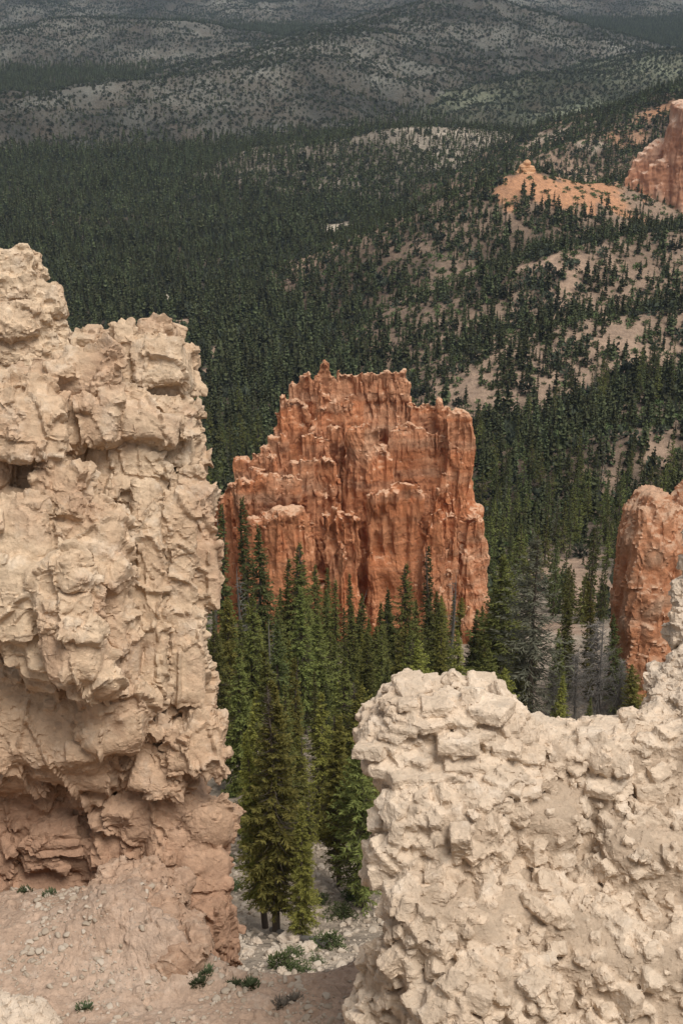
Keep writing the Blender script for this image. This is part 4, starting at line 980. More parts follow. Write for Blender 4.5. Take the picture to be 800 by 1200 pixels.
# right half: second comb, pinnacle, thick end column
row([(470, 496, 7), (478, 493, 8), (487, 496, 7), (494, 498, 6), (500, 503, 5), (506, 505, 4), (511, 503, 4.5), (516, 505, 5), (462, 500, 8)], 210, 6, tap=.004, fl=.0003, k=.12)
row([(468, 545, 10), (480, 547, 10), (492, 548, 10), (504, 548, 10), (516, 546, 9)], 211, 10, tap=.02, k=.4)
row([(497, 471, 6), (504, 474, 6), (490, 476, 7), (514, 464, 5), (517, 478, 7), (524, 474, 6), (482, 474, 8)], 213, 6, tap=.02, k=.4)
row([(540, 478, 12.5), (533, 480, 8), (548, 484, 7), (527, 486, 8)], 209, 10, tap=.004, k=.5, neck=.22)
row([(541, 560, 13), (552, 590, 12), (535, 600, 16)], 211, 10, tap=.06, k=1.2)
# middle block and front fins
row([(420, 499, 9), (430, 497, 10), (440, 500, 8), (412, 506, 8), (450, 520, 7), (456, 530, 7)], 206, 9, tap=.028, k=.5)
row([(470, 562, 8), (461, 566, 8), (481, 564, 7), (488, 570, 6), (494, 576, 5), (452, 572, 9), (440, 575, 10)], 201, 8, tap=.012, k=.5)
row([(519, 553, 4.5), (524, 566, 6), (515, 572, 7), (508, 598, 8, -3), (513, 610, 8, -3), (503, 625, 7, -4), (530, 600, 9, -1)], 203, 6, tap=.030, k=.35)
# left half
row([(284, 531, 9), (276, 533, 6), (292, 540, 7), (302, 530, 7), (310, 520, 8), (319, 510, 7), (330, 508, 7), (318, 532, 9, -3), (300, 548, 8, -3)], 209, 7, tap=.020, k=.4)
row([(343, 538, 8), (352, 537, 6), (361, 537, 7), (371, 537, 6), (379, 538, 6), (388, 540, 5), (392, 556, 6)], 203, 7, tap=.003, fl=.0003, k=.1)
row([(340, 575, 9), (352, 576, 10), (364, 576, 10), (376, 577, 10), (388, 578, 9)], 203.5, 9, tap=.03, k=.4)
row([(302, 550, 6), (311, 553, 5), (320, 552, 6), (329, 556, 5), (338, 554, 8), (346, 560, 6), (290, 560, 8), (280, 562, 9)], 200, 6, tap=.004, fl=.0006, k=.12)
row([(251, 568, 4.5, 3), (262, 577, 6), (268, 572, 6), (272, 566, 7), (256, 586, 5), (266, 592, 7)], 205, 6, tap=.016, k=.35)
# lower buttresses
row([(330, 590, 12), (345, 592, 12), (318, 600, 10), (358, 606, 10), (300, 606, 10)], 196, 10, tap=.05, k=.8)
row([(411, 598, 6), (418, 604, 6), (402, 596, 8), (392, 592, 8), (384, 600, 8), (416, 624, 7), (405, 640, 5.5, -4), (404, 650, 8, -4)], 197, 7, tap=.026, k=.5)
row([(526, 668, 5), (527, 672, 6), (518, 690, 6)], 193, 5, tap=.02, k=.3, neck=.3)
row([(550, 709, 6), (558, 714, 6), (544, 722, 6), (564, 726, 5)], 193, 5, tap=.05, k=.4)
row([(556, 604, 10), (562, 630, 10), (566, 650, 9), (568, 676, 8), (571, 700, 7), (550, 640, 14), (545, 670, 14)], 207, 8, tap=.05, k=.9)
rng = np.random.RandomState(44)
for px, py, r, D, kw in list(COLS):            # ribs and small spires against every column
    if r >= 12: continue
    for k in range(3):
        a = rng.uniform(-1.9, 1.9); rs = r*rng.uniform(.30, .48)
        COLS.append((px+math.sin(a)*r*.82, py+rng.choice([rng.uniform(-2.5, 3), rng.uniform(2, 22)]), max(1.9, rs), D-math.cos(a)*r*.13, dict(tap=.003, fl=.0003, k=.12, cap=rng.uniform(.5, .89))))
g = Grid((-34, 182, -134), (32, 240, -70), .34)
for px, py, r, D, kw in COLS:
    kw = dict(kw); r = r*(.84 if r < 9 and kw.get('tap', 1) > .003 else 1); kw['k'] = kw.get('k', .8)*(.5 if r < 9 else 1)
    if r < 9: kw.setdefault('fl', .0009)
    add_col(g, px, py, r, D, **kw)
V, Q = g.mesh()
V[:, :2] += (.6*np.stack([fbm(V/[3., 3, 9], 3, 601), fbm(V/[3., 3, 9]+5, 3, 602)], -1)+1.3*np.stack([fbm(V/[9., 9, 12], 2, 603), fbm(V/[9., 9, 12]+5, 2, 604)], -1)); V[:, 2] += .8*fbm(V/[4., 4, 8], 2, 605)
def strata(V, N, amp, seed, sc):
    zz = np.stack([V[:, 0]*.012, V[:, 1]*.012, V[:, 2]/sc], -1); s = fbm(zz, 5, seed, .65)
    hN = N.copy(); hN[:, 2] *= .2
    return V+hN*(amp*np.clip(s*2.2, -1, 1))[:, None], s
N = normals(V, Q); V, s = strata(V, N, .08, 611, 3.2)
N = normals(V, Q); N = soft_normals(V, Q, 2); fl = fbm(V*[1/2.6, 1/2.6, 1/22.], 2, 621); V = V+N*(-1.15*(1-np.abs(fl)*3.4).clip(0, 1)*np.clip(.55+1.6*fbm(V/9, 2, 5), 0, 1))[:, None]; N = soft_normals(V, Q, 1); N[:, 2] *= .3; rbm = np.clip(.35+1.5*fbm(V/8, 2, 625), 0, 1)*sstep(-118, -104, V[:, 2]); V = V+N*(.55*np.abs(fbm(V*[1/1.5, 1/1.5, 1/30.], 2, 623))*3-.4)[:, None]*rbm[:, None]; N = normals(V, Q); fl = fbm(V*[1/1., 1/1., 1/9.], 3, 622); V = V+N*(-.45*(1-np.abs(fl)*3.).clip(0, 1)*np.clip(.5+1.6*fbm(V/6, 2, 9), 0, 1))[:, None]
V, Q = subdivide(V, Q)
N = normals(V, Q); V, s = strata(V, N, .05, 613, .9)
N = normals(V, Q); V = facets(V, N, 1.5, 631, .08, .14, .20, .07, (1, 1, .28), np.clip(.5+1.5*fbm(V/6, 2, 6), .1, 1))
N = normals(V, Q); V = V+N*(.12*fbm(V*[1/.7, 1/.7, 1/1.4], 3, 641))[:, None]
# paler beds: the summit combs, a ledge half way down and the banded right foot
o = finish('orange_butte', V, Q, M_red_rock)
def cap_attr(o, V, seed):
    z = V[:, 2]+.5*fbm(V/7, 3, seed)
    lay = lambda a, b: sstep(a-.7, a, z)*(1-sstep(b, b+.7, z))
    f_ = V @ C2W; gx, gy = 400+FPX*f_[:, 0]/f_[:, 2], 600-FPX*f_[:, 1]/f_[:, 2]
    zz = lambda py, D: float(at(400, py, D)[2])
    c = .35*sstep(zz(470, 216), zz(455, 216), z)+.6*lay(zz(468, 216), zz(463, 216))+.5*lay(zz(525, 208), zz(496, 208))*(V[:, 0] > 4)+.5*lay(zz(578, 202), zz(572, 202))+.3*lay(zz(545, 202), zz(535, 202))
    up = sstep(2, 14, -V[:, 0]); c = c+.5*up*sstep(-104, -94, V[:, 2])*np.clip(.5+2*fbm(V/5, 3, seed+7), 0, 1)+.5*np.clip(2.2*fbm(V/[6, 6, 9], 3, seed+8)-.1, 0, 1)
    foot = sstep(8, 22, V[:, 0])*(1-sstep(-108, -98, V[:, 2])); c = np.clip(c+foot*(.45+1.2*fbm(V*[.02, .02, .7], 3, seed+3)), 0, .9)*(.7+.6*fbm(V/3, 3, seed+5))
    at_ = o.data.attributes.new('cap', 'FLOAT', 'POINT'); at_.data.foreach_set('value', np.clip(.72*c, 0, 1).astype(np.float32))
cap_attr(o, V, 650); tag(o, 'large orange butte of fluted columns and fins rising from the trees', 'butte')

# orange cliff at the right edge, partly behind the white pillar
OC = [(905, 520), (800, 545), (780, 568), (771, 581), (757, 592), (752, 607), (738, 625), (736, 645), (735, 668), (737, 699), (731, 742), (725, 775), (722, 900), (905, 900)]
def add_pillow_at(g, poly, t0, lean, thick, edge, shrink): add_pillow(g, poly, lambda px, py: t0+lean*(600-py)/100, thick, 9, edge=edge, shrink=shrink)
g = Grid((32, -36, 146), (64, 9, 192), .38)
add_pillow_at(g, OC, 163, -3.6, 24, 5, .2)
for px, py, r in ((770, 600, 12), (752, 640, 12), (748, 690, 8), (760, 700, 7), (742, 720, 6), (785, 620, 14), (755, 612, 8), (772, 680, 9)):
    t = 163-3.6*(600-py)/100; m = t/FPX; g.box(np.array([(px-400)*m, (600-py-40)*m, t+3]), (r*m, (r+50)*m, 4.5), rot('X', R(-8)), .7, 1.6)
V, Q = g.mesh(); V = cam_to_world(V); V[:, :2] += .7*np.stack([fbm(V/[4., 4, 12], 3, 701), fbm(V/[4., 4, 12]+5, 3, 702)], -1)
N = normals(V, Q); V, s = strata(V, N, .2, 711, 3.); N = normals(V, Q); fl = fbm(V*[1/2.2, 1/2.2, 1/18.], 2, 721); V = V+N*(-.7*(1-np.abs(fl)*3.2).clip(0, 1))[:, None]
V, Q = subdivide(V, Q); N = normals(V, Q); V = facets(V, N, 1.4, 731, .10, .16, .2, .08, (1, 1, .3)); N = normals(V, Q); V = V+N*(.16*fbm(V/.6, 3, 741))[:, None]
M_oc = red_mat('orange_cliff_rock', (.55, .265, .145), (.49, .21, .105), (.55, .38, .26), (.36, .15, .075), 1.0)
o = finish('orange_cliff', V, Q, M_oc); z = V[:, 2]
at_ = o.data.attributes.new('cap', 'FLOAT', 'POINT'); at_.data.foreach_set('value', np.clip(1.5*fbm(V/4, 4, 751)+.05, 0, .7).astype(np.float32))
tag(o, 'orange cliff face at the right edge behind the white pillar', 'cliff')

# far rim: pink tower and the shoulder beside it, the knob on the bare ridge
g = Grid((205, 880, -245), (330, 1010, -95), 1.3)
for px, py, r, D, tap, k in ((803, 118, 15, 950, .03, 2), (795, 138, 11, 944, .04, 1.5), (788, 165, 8, 942, .05, 1.5), (812, 122, 16, 940, .04, 2), (840, 110, 30, 960, .05, 3), (775, 162, 7, 955, .035, 1), (768, 166, 6, 953, .04, 1), (760, 172, 6, 951, .04, 1), (752, 178, 5, 949, .05, 1), (745, 186, 5, 947, .05, 1), (738, 196, 4, 946, .05, 1), (730, 206, 4, 944, .05, 1),
        (764, 192, 6, 940, .06, 1), (755, 200, 6, 940, .06, 1), (775, 185, 8, 941, .06, 1), (746, 210, 4, 940, .05, .6), (740, 212, 3, 940, .05, .6)):
    add_col(g, px, py, r, D, tap, k, zb=-245, cap=.5)
V, Q = g.mesh(); V = V+2.6*np.stack([fbm(V/[14., 14, 22], 3, 801), fbm(V/[14., 14, 22]+5, 3, 802), 0*V[:, 0]], -1)
N = normals(V, Q); V, s = strata(V, N, .4, 811, 6.); V, Q = subdivide(V, Q); N = normals(V, Q); V = V+N*(-1.6*(1-np.abs(fbm(V*[1/7, 1/7, 1/30.], 3, 821))*3).clip(0, 1)+.6*fbm(V/2.5, 3, 822))[:, None]
M_ft = red_mat('pink_tower_rock', (.47, .25, .155), (.42, .20, .115), (.55, .40, .30), (.36, .17, .10), 1.0, .25)
o = finish('far_tower', V, Q, M_ft); at_ = o.data.attributes.new('cap', 'FLOAT', 'POINT'); at_.data.foreach_set('value', np.clip(1.2*fbm(V/20, 4, 851), 0, .5).astype(np.float32))
tag(o, 'distant pink rock tower with a lower shoulder, on the upper right skyline', 'rock tower')
kc = at(616, 200, 898); g = Grid(kc+[-16, -16, -20], kc+[16, 16, 12], .5)
for px, py, r, tap in ((617, 187, 3.2, .2), (613, 192, 4, .3), (621, 194, 4, .3), (608, 200, 5, .4), (617, 199, 8, .5)): add_col(g, px, py, r, 898, tap, .8, zb=kc[2]-20, cap=.6)
V, Q = g.mesh(); V = V+.9*np.stack([fbm(V/5, 3, 901), fbm(V/5+5, 3, 902), 0*V[:, 0]], -1); N = normals(V, Q); V, s = strata(V, N, .6, 911, 2.); V, Q = subdivide(V, Q)
M_kn = red_mat('ridge_knob_rock', (.50, .25, .12), (.46, .22, .105), (.55, .35, .21), (.40, .18, .09), 1.0, .5)
o = finish('ridge_knob', V, Q, M_kn); at_ = o.data.attributes.new('cap', 'FLOAT', 'POINT'); at_.data.foreach_set('value', np.zeros(len(V), np.float32))
tag(o, 'small layered orange knob at the end of the distant bare ridge', 'rock knob')
# ------------------------------------------------------------------ trees of the gully and the flank, each one its own object
NEAR = {}
for key, seed, Rd, nb, tw, shp, bole, spr, wt, mat in [
        ('dark', 201, 3.0, 340, 14, 'spruce', .05, 0, .10, M_dark), ('dark2', 202, 3.5, 340, 14, 'spruce', .05, 0, .10, M_mid), ('spire', 203, 1.6, 300, 11, 'spire', .05, 0, .09, M_dark), ('spire2', 204, 2.0, 290, 11, 'spire', .12, .1, .09, M_mid),
        ('olive', 205, 3.0, 340, 14, 'spruce', .05, 0, .095, M_olive), ('olive2', 206, 3.3, 300, 15, 'open', .10, .05, .095, M_olive), ('olive3', 207, 2.2, 300, 12, 'spire', .06, 0, .09, M_olive),
        ('mid', 208, 2.8, 330, 14, 'spruce', .06, 0, .10, M_mid), ('mid2', 209, 3.3, 320, 14, 'open', .08, 0, .10, M_mid), ('grey', 210, 3.0, 260, 15, 'open', .10, .22, .07, M_grey), ('thin', 211, 1.5, 110, 8, 'spire', .25, .3, .08, M_grey)]:
    c, t = conifer(seed, 17., Rd, nb, tw, shp, bole, spr, wt*.8, .15, .30)
    NEAR[key] = two(key, c, t, mat, M_bark)
for key, seed, Rd, nb, tw, shp, bole, mat in [('fine_a', 221, 1.7, 420, 20, 'spruce', .16, M_olive), ('fine_b', 222, 1.9, 420, 22, 'open', .12, M_olive), ('fine_c', 223, 2.2, 420, 22, 'spruce', .10, M_olive)]:
    c, t = conifer(seed, 17., Rd, nb, tw, shp, bole, bole*0+.04, .05, 0., .25); NEAR[key] = two(key, c, t, mat, M_bark)
for key, seed, nb, Rd, lean, tg in [('snag', 231, 60, 1.0, .02, 2), ('snag2', 232, 80, 1.6, -.03, 3), ('leaner', 233, 26, .8, .16, 1), ('deadbush', 234, 230, 4.2, .03, 5), ('deadbush2', 235, 220, 4.4, -.06, 5)]:
    c, t = dead_tree(seed, 17., nb, Rd, lean, True, tg, 1.7 if 'bush' in key else 1.); NEAR[key] = two(key, c, t, M_dead, M_dead)
def plant(kind, key, pos, height, rz, label, cat, group=None, tilt=(0, 0)):
    r = empty(kind, pos, rz, height/17.); r.rotation_euler = (tilt[0], tilt[1], rz)
    c, t = NEAR[key]; link('crown', c, r); link('trunk', t, r)
    return tag(r, label, cat, group)
G1 = 'conifers in the gully between the rocks'; G2 = 'dead trees among the gully conifers'; G3 = 'trees right of the orange butte'
T = [  # top x,y  base x,y  prototype, label
    (287, 857, 311, 1088, 'fine_a', 'slim olive conifer leaning left above the rubble, nearest to the left cliff'),
    (322, 800, 324, 1094, 'fine_b', 'tall olive conifer with two bare trunks, behind the leaning slim one'),
    (353, 945, 352, 1102, 'fine_c', 'short bushy olive conifer standing by the fallen log'),
    (310, 760, 330, 1010, 'mid', 'tall dark green conifer just behind the two-trunked olive tree'),
    (376, 812, 378, 985, 'olive', 'yellow-green cone shaped conifer in the middle of the gully'),
    (392, 840, 398, 1040, 'fine_b', 'spreading olive conifer half hidden by the white rubble rock'),
    (422, 870, 425, 1062, 'mid2', 'dark bushy conifer pressed against the white rubble rock'),
    (404, 770, 402, 960, 'mid', 'green conifer rising left of the top of the white rubble rock'),
    (352, 860, 362, 1000, 'olive3', 'narrow olive conifer in the shade behind the bushy one'),
    (267, 705, 268, 890, 'olive', 'broad olive conifer beside the right edge of the tall left cliff'),
    (252, 740, 250, 900, 'mid2', 'green conifer partly behind the left cliff edge'),
    (296, 700, 296, 870, 'mid', 'dark conifer right of the broad olive one by the cliff'),
    (325, 730, 328, 900, 'dark', 'dark conifer with a grey dead top in the middle of the stand'),
    (352, 690, 356, 860, 'mid', 'light green slender conifer before the wide dark pair'),
    (285, 580, 290, 770, 'spire', 'very tall thin dark spire reaching up across the left foot of the butte'),
    (259, 592, 264, 760, 'spire', 'thin dark spire close to the left end of the butte'),
    (304, 618, 306, 800, 'dark', 'tall dark conifer between the thin spire and the wide pair'),
    (350, 640, 352, 800, 'dark2', 'wide dark blue-green conifer in front of the butte centre left'),
    (338, 655, 336, 800, 'spire2', 'narrow dark conifer tucked against the wide dark one'),
    (393, 680, 393, 800, 'spire2', 'slim dark conifer before the cone of rock at the butte foot'),
    (412, 712, 412, 830, 'mid', 'medium green conifer between the butte foot and the white rock'),
    (373, 722, 372, 850, 'mid2', 'bushy green conifer in the gap right of the wide dark tree'),
    (476, 662, 474, 800, 'dark2', 'broad dark conifer in front of the main orange face'),
    (455, 690, 452, 800, 'dark', 'dark conifer left of the broad one under the orange face'),
    (501, 640, 502, 780, 'spire', 'narrow dark conifer standing in the dark crevice of the butte'),
    (446, 706, 444, 815, 'mid', 'small green conifer above the left corner of the white rubble rock'),
    (486, 748, 486, 850, 'olive2', 'rounded yellow-green tree just above the white rubble rock'),
    (536, 738, 536, 850, 'olive', 'olive conifer before the red fins at the right foot of the butte'),
    (515, 715, 514, 830, 'mid2', 'green bushy conifer behind the rounded yellow-green tree'),
    (430, 740, 428, 860, 'mid', 'green conifer behind the left corner of the white rubble rock'),
    (236, 690, 238, 860, 'dark', 'dark conifer mostly hidden behind the left cliff'),
    (280, 760, 282, 930, 'mid', 'green conifer at the edge of the pale rubble strip'),
    (345, 770, 347, 930, 'olive3', 'narrow olive conifer in the crowded middle of the gully'),
    (300, 810, 300, 980, 'olive', 'olive conifer behind the tops of the two nearest trees'),
    (418, 800, 420, 980, 'olive2', 'olive spreading tree beside the overhang of the white rubble rock'),
]
TR = [
    (626, 626, 622, 850, 'grey', 'large sparse grey-green conifer right of the butte, tallest on the flank'),
    (588, 652, 588, 830, 'mid2', 'dull green conifer close to the right foot of the butte'),
    (600, 664, 604, 820, 'grey', 'thin grey-green conifer behind the large sparse one'),
    (691, 678, 690, 820, 'olive3', 'tall thin olive conifer in front of the bare pink slope'),
    (664, 700, 664, 820, 'mid', 'small green conifer between the sparse tree and the thin olive one'),
    (742, 704, 736, 785, 'spire', 'thin dark conifer against the orange cliff on the right'),
    (742, 778, 742, 850, 'olive2', 'low bright green tree behind the base of the white pillar'),
    (588, 782, 590, 870, 'olive2', 'green bushy tree behind the dip right of the rubble rock cap'),
    (572, 760, 570, 860, 'mid2', 'dark bushy tree under the right foot of the butte'),
    (654, 735, 654, 840, 'mid', 'green conifer right of the large sparse tree trunk'),
    (718, 720, 720, 835, 'dark', 'dark narrow conifer behind the grey bare bush'),
    (760, 730, 760, 800, 'dark', 'small dark conifer at the foot of the orange cliff'),
    (610, 745, 610, 850, 'mid', 'green conifer under the left branches of the large sparse tree'),
    (556, 790, 556, 870, 'olive', 'short olive conifer showing just above the rubble rock cap'),
]
SN = [
    (376, 596, 378, 745, 'snag', 'tall bare grey snag standing before the butte centre'),
    (337, 640, 338, 745, 'snag2', 'short bare snag in front of the left buttress'),
    (284, 660, 286, 830, 'snag2', 'long bare grey trunk beside the broad olive conifer'),
    (252, 600, 253, 745, 'snag', 'thin bare snag by the left end of the butte'),
    (417, 686, 408, 760, 'leaner', 'leaning dead trunk at the foot of the rock cone'),
    (534, 665, 527, 800, 'snag2', 'dark half dead spindly tree before the red fins'),
    (764, 690, 757, 800, 'snag', 'burnt leaning bare trunk against the orange cliff'),
    (318, 725, 320, 880, 'snag2', 'grey dead top showing in the middle of the stand'),
]
DB = [(704, 722, 700, 845, 'deadbush', 'bare grey much branched dead tree behind the rubble rock'), (680, 760, 672, 850, 'deadbush2', 'low grey leafless bush left of the bare dead tree'), (726, 770, 724, 850, 'deadbush', 'grey leafless bush near the base of the white pillar'),
      (652, 782, 648, 850, 'deadbush2', 'small pale leafless bush under the large sparse tree')]
rng = np.random.RandomState(77)
taken = []
def traced(lst, kind, cat, group):
    b = hit([q[2] for q in lst], [q[3] for q in lst]); 
    for q, p in zip(lst, b):
        top = at(q[0], q[1], p[1]); h = max(3., top[2]-p[2]); 
        tilt = math.atan2(top[0]-p[0], h)
        r = plant(kind, q[4], (p[0], p[1], p[2]-.1), h, rng.uniform(0, 6.28), q[5], cat, group)
        r.rotation_euler = (rng.normal()*.01, tilt, 0); taken.append(p)
        for ch in r.children: ch.rotation_euler = (0, 0, rng.uniform(0, 6.28)) if q[4] != 'leaner' else (0, 0, 0)
traced(T, 'conifer', 'conifer', G1); traced(TR, 'conifer', 'conifer', G3); traced(SN, 'dead_tree', 'dead tree', G2); traced(DB, 'dead_tree', 'dead tree', G2)
# the rest of the crowded stand
cnt = 0; keys = ['dark', 'mid', 'mid2', 'olive', 'olive2', 'dark2', 'olive3', 'spire2']
for _ in range(4000):
    if cnt >= 66: break
    p = hit(rng.uniform(238, 585), rng.uniform(730, 960))[0]
    x, y = p[0], p[1]; px, py = topx(p)
    if footprint(np.array(x), np.array(y)) or px < 300 and py > 900 or (py > 850 and px > 450): continue
    if min(np.hypot(t[0]-x, t[1]-y) for t in taken) < 3.1: continue
    h = rng.uniform(9, 16); u = topx(p+[0, 0, h])
    if u[1] < 640 or (440 < u[0] < 500 and u[1] < 690): continue
    k = keys[rng.randint(8)] if py > 800 else keys[rng.choice([0, 1, 4, 5, 7])]
    plant('conifer', k, (x, y, p[2]-.1), h, rng.uniform(0, 6.28), 'green conifer crowded among others in the stand below the butte', 'conifer', 'conifers filling the crowded stand'); taken.append(p); cnt += 1
cnt = 0
for _ in range(3000):
    if cnt >= 9: break
    p = hit(rng.uniform(575, 730), rng.uniform(700, 880))[0]; x, y = p[0], p[1]
    if footprint(np.array(x), np.array(y)) or min(np.hypot(t[0]-x, t[1]-y) for t in taken) < 4.5: continue
    h = rng.uniform(4, 11); u = topx(p+[0, 0, h])
    if u[1] < 690: continue
    plant('conifer', keys[rng.randint(8)], (x, y, p[2]-.1), h, rng.uniform(0, 6.28), 'small conifer in the thicket behind the rubble rock, right of the butte', 'conifer', 'small conifers in the right thicket'); taken.append(p); cnt += 1
# the nearest trees of the valley slope behind the butte
for q in ind:
    k = rng.choice(6, p=[.30, .24, .16, .10, .12, .08]); c, t, h0 = MID[k]
    px = topx(q[:3])[0]
    r = empty('conifer', (q[0], q[1], q[2]-.15), rng.uniform(0, 6.28), q[3]/h0); link('crown', c, r); link('trunk', t, r)
    if px < 330: lab, gp = 'dark conifer in the nearer forest left of the butte', 'nearer forest trees left of the butte'
    elif px < 565: lab, gp = 'dark conifer in the forest behind the top of the butte', 'nearer forest trees behind the butte'
    else: lab, gp = 'dark conifer on the wooded slope right of the butte', 'nearer forest trees right of the butte'
    tag(r, lab, 'conifer', gp)

# ------------------------------------------------------------------ shrubs, grass, stones and log on the rubble slope
for k in range(3):
    NEAR['shrub%d' % k] = (new_mesh('foliage', *bush(300+k, 1.0, .8, 900, .16, .035), False, [M_shrub]), None)
def stems(seed, n, r, h):
    rg = np.random.RandomState(seed); pr = []
    for i in range(n):
        a = rg.uniform(0, 6.28); d = np.array([np.cos(a), np.sin(a), 0])*r*rg.uniform(.3, 1); s = np.linspace(0, 1, 4)[:, None]
        pr.append(tube(s*d+s*[0, 0, h]*rg.uniform(.5, 1), [.02, .016, .01, .004], 3))
    return join(pr)
stem_me = new_mesh('stem', *stems(5, 12, .7, .6), True, [M_bark])
SH = [(332, 1134, 1.5, 'green leafy shrub at the lip of the pink soil, lowest in the gully'), (352, 1140, 1.0, 'small green shrub right of the lowest leafy one'), (388, 1112, 1.6, 'green shrub below the bushy olive conifer'), (398, 1074, 1.5, 'green shrub among pale stones near the white rock'),
      (375, 1060, 1.0, 'low green shrub on the rubble under the trees'), (412, 1056, 1.2, 'low green shrub beside the overhanging white rock'), (268, 1010, .9, 'small green shrub on the pale rubble by the cliff base'), (274, 1042, .9, 'small dark shrub under the lowest bulge of the cliff'),
      (264, 905, .8, 'tiny green shrub high on the pale rubble strip'), (270, 935, .8, 'tiny dark shrub on the pale rubble strip'), (345, 1120, .9, 'low green shrub just behind the lip'), (372, 1128, .9, 'low green shrub between two pale boulders')]
b = hit([q[0] for q in SH], [q[1] for q in SH])
for i, (q, p) in enumerate(zip(SH, b)):
    r = empty('shrub', p, rng.uniform(0, 6.28), q[2]); link('foliage', NEAR['shrub%d' % (i % 3)][0], r); link('stem', stem_me, r); tag(r, q[3], 'shrub', 'shrubs on the gully rubble')
M_bould = rock_mat('pale_boulder', (.50, .42, .33), (.44, .35, .27), (.55, .47, .38), .5, .6)
def boulder(seed, r, name):
    rg = np.random.RandomState(seed); s = r/7; g_ = Grid((-r*1.6,)*3, (r*1.6,)*3, s)
    for k in range(3): g_.box(rg.normal(size=3)*r*.2, r*np.array([rg.uniform(.6, .95), rg.uniform(.5, .8), rg.uniform(.35, .6)]), stone_rots(rg, 1)[0], .12, .02*r)
    V, Q = g_.mesh(); V, Q = subdivide(V, Q); N = normals(V, Q); V = facets(V, N, .6*r, seed, .05*r, .12*r); V = V+N*(.02*r*fbm(V/(.15*r), 3, 5))[:, None]
    return new_mesh(name, V, Q, True, [M_bould])
BM = [boulder(500+k, 1.0, 'boulder') for k in range(4)]
BO = [(343, 1103, 1.3, 'pale block of rock lying against the fallen log'), (352, 1118, .9, 'pale flat stone below the block by the log'), (333, 1117, .7, 'small pale boulder left of the flat stone'), (362, 1114, .9, 'pale slab right of the flat stone'), (318, 1122, 1.0, 'long pale boulder left of the leafy shrubs'),
      (290, 1120, .9, 'white boulder at the lip beside the cliff foot'), (300, 1105, .7, 'small pale boulder on the rubble left of the trunks'), (330, 1140, .6, 'small pale stone at the lip'), (308, 1060, .7, 'pale stone between the cliff and the trunks'), (282, 1085, .8, 'pale boulder near the foot of the cliff'), (295, 1072, .5, 'small pale stone left of the leaning conifer trunk'),
      (405, 1040, .8, 'pale boulder on the rubble near the overhang'), (380, 1044, .6, 'pale stone behind the bushy olive conifer'), (285, 960, .6, 'pale stone on the rubble strip beside the bulge'), (276, 985, .6, 'pale stone beside the lowest bulge of the cliff'), (335, 1052, .6, 'pale stone between the two nearest trunks')]
b = hit([q[0] for q in BO], [q[1] for q in BO])
for i, (q, p) in enumerate(zip(BO, b)):
    o = link('boulder', BM[i % 4], loc=p+[0, 0, .08*q[2]]); o.scale = (q[2]*.6,)*3; o.rotation_euler = (0, 0, rng.uniform(0, 6.28)); tag(o, q[3], 'boulder', 'boulders on the gully rubble')
# fallen log
p0 = hit(318, 1092)[0]; p1 = hit(385, 1112)[0]; n = np.linspace(0, 1, 12)[:, None]; P = p0*(1-n)+p1*n; P[:, 2] = H(P[:, 0], P[:, 1])+.32+.05*np.sin(np.arange(12)); 
V, Q = tube(P-P[0], np.linspace(.2, .34, 12), 10); o = link('fallen_log', new_mesh('fallen_log', V, Q, True, [M_dead]), loc=P[0]); tag(o, 'grey fallen log lying below the bushy olive conifer', 'log')
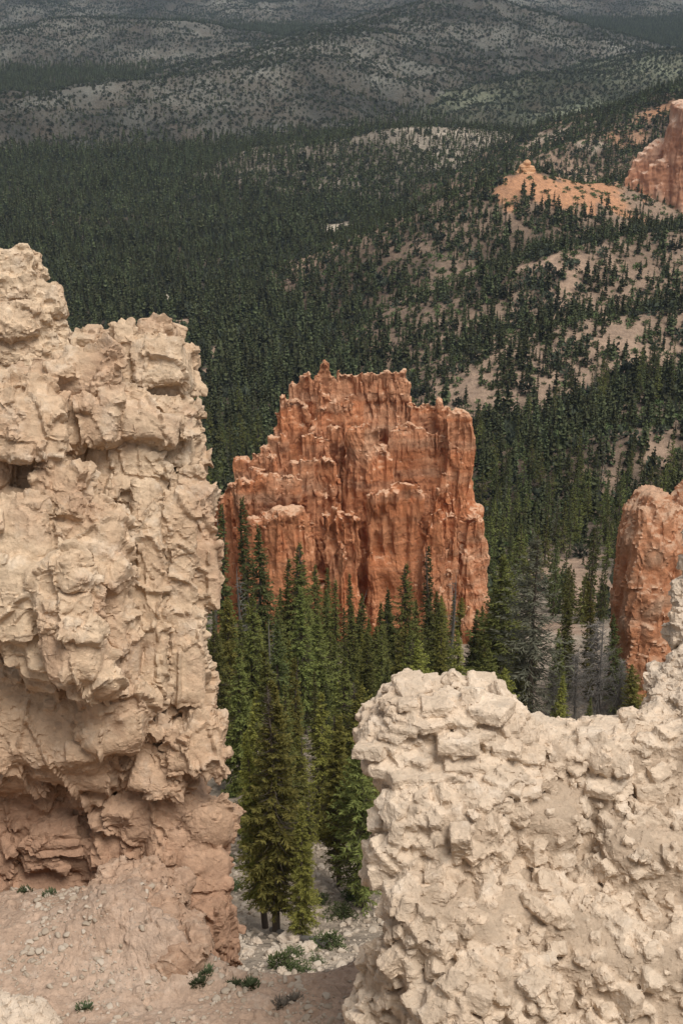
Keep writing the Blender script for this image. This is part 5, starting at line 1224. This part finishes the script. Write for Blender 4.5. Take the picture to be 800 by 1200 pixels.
# grass tufts on the saddle
def tuft(seed, n, h):
    rg = np.random.RandomState(seed); a = rg.uniform(0, 6.28, n); B = np.stack([np.cos(a), np.sin(a), 0*a], -1)*rg.uniform(0, .08, n)[:, None]
    return leaf_quads(B, np.stack([np.cos(a)*.6, np.sin(a)*.6, rg.uniform(.6, 1.4, n)], -1), h*rg.uniform(.5, 1, n), .008, rg, .3)
M_tuft = foliage_mat('grass_blades', (.07, .095, .045), (.13, .14, .075)); M_dry = foliage_mat('dry_grass', (.22, .19, .15), (.32, .28, .22))
TU = [(232, 1152, .10, M_tuft, 'green grass tuft at the foot of the cliff, largest on the pink soil'), (240, 1140, .10, M_tuft, 'small green tuft above the largest one'), (274, 1154, .07, M_tuft, 'tiny green tuft in the middle of the pink soil'), (294, 1155, .11, M_tuft, 'low green tuft right of the tiny one'),
      (330, 1178, .11, M_dry, 'grey dry grass tuft near the bottom of the pink soil'), (345, 1172, .08, M_dry, 'small dry tuft right of the large grey one'), (30, 1045, .06, M_tuft, 'dark tuft under the overhang at the far left'), (58, 1048, .06, M_tuft, 'dark tuft under the overhang beside the far left one'), (100, 1182, .07, M_tuft, 'tiny green tuft low on the left soil slope')]
gnd = bpy.data.objects['ground']; bpy.context.view_layer.update()
for i, (x, y, h, m, lab) in enumerate(TU):
    d = Vector(rays(x, y)).normalized(); ok, loc, nn, fi = gnd.ray_cast(Vector((0, 0, 0)), d)
    if not ok: continue
    o = link('grass_tuft', new_mesh('grass_tuft', *tuft(600+i, 200, h*.75), False, [m]), loc=loc); tag(o, lab, 'grass tuft', 'grass tufts on the saddle')
# ------------------------------------------------------------------ haze
bm_v = np.array([(x, y, z) for x in (-26000, 26000) for y in (-26000, 26000) for z in (-420, 6)], float)
hz = link('haze', new_mesh('haze', bm_v, np.array([(0, 1, 3, 2), (4, 6, 7, 5), (0, 4, 5, 1), (2, 3, 7, 6), (0, 2, 6, 4), (1, 5, 7, 3)]), False))
tag(hz, 'thin pale haze over the valley', 'haze', kind='stuff')
hm = bpy.data.materials.new('haze_air'); hm.use_nodes = True; hm.node_tree.nodes.clear()
ho = hm.node_tree.nodes.new('ShaderNodeOutputMaterial'); hv = hm.node_tree.nodes.new('ShaderNodeVolumePrincipled')
hv.inputs['Color'].default_value = (.62, .80, 1, 1); hv.inputs['Density'].default_value = 4.5e-5; hv.inputs['Anisotropy'].default_value = 0.2
hm.node_tree.links.new(hv.outputs[0], ho.inputs['Volume']); hz.data.materials.append(hm)
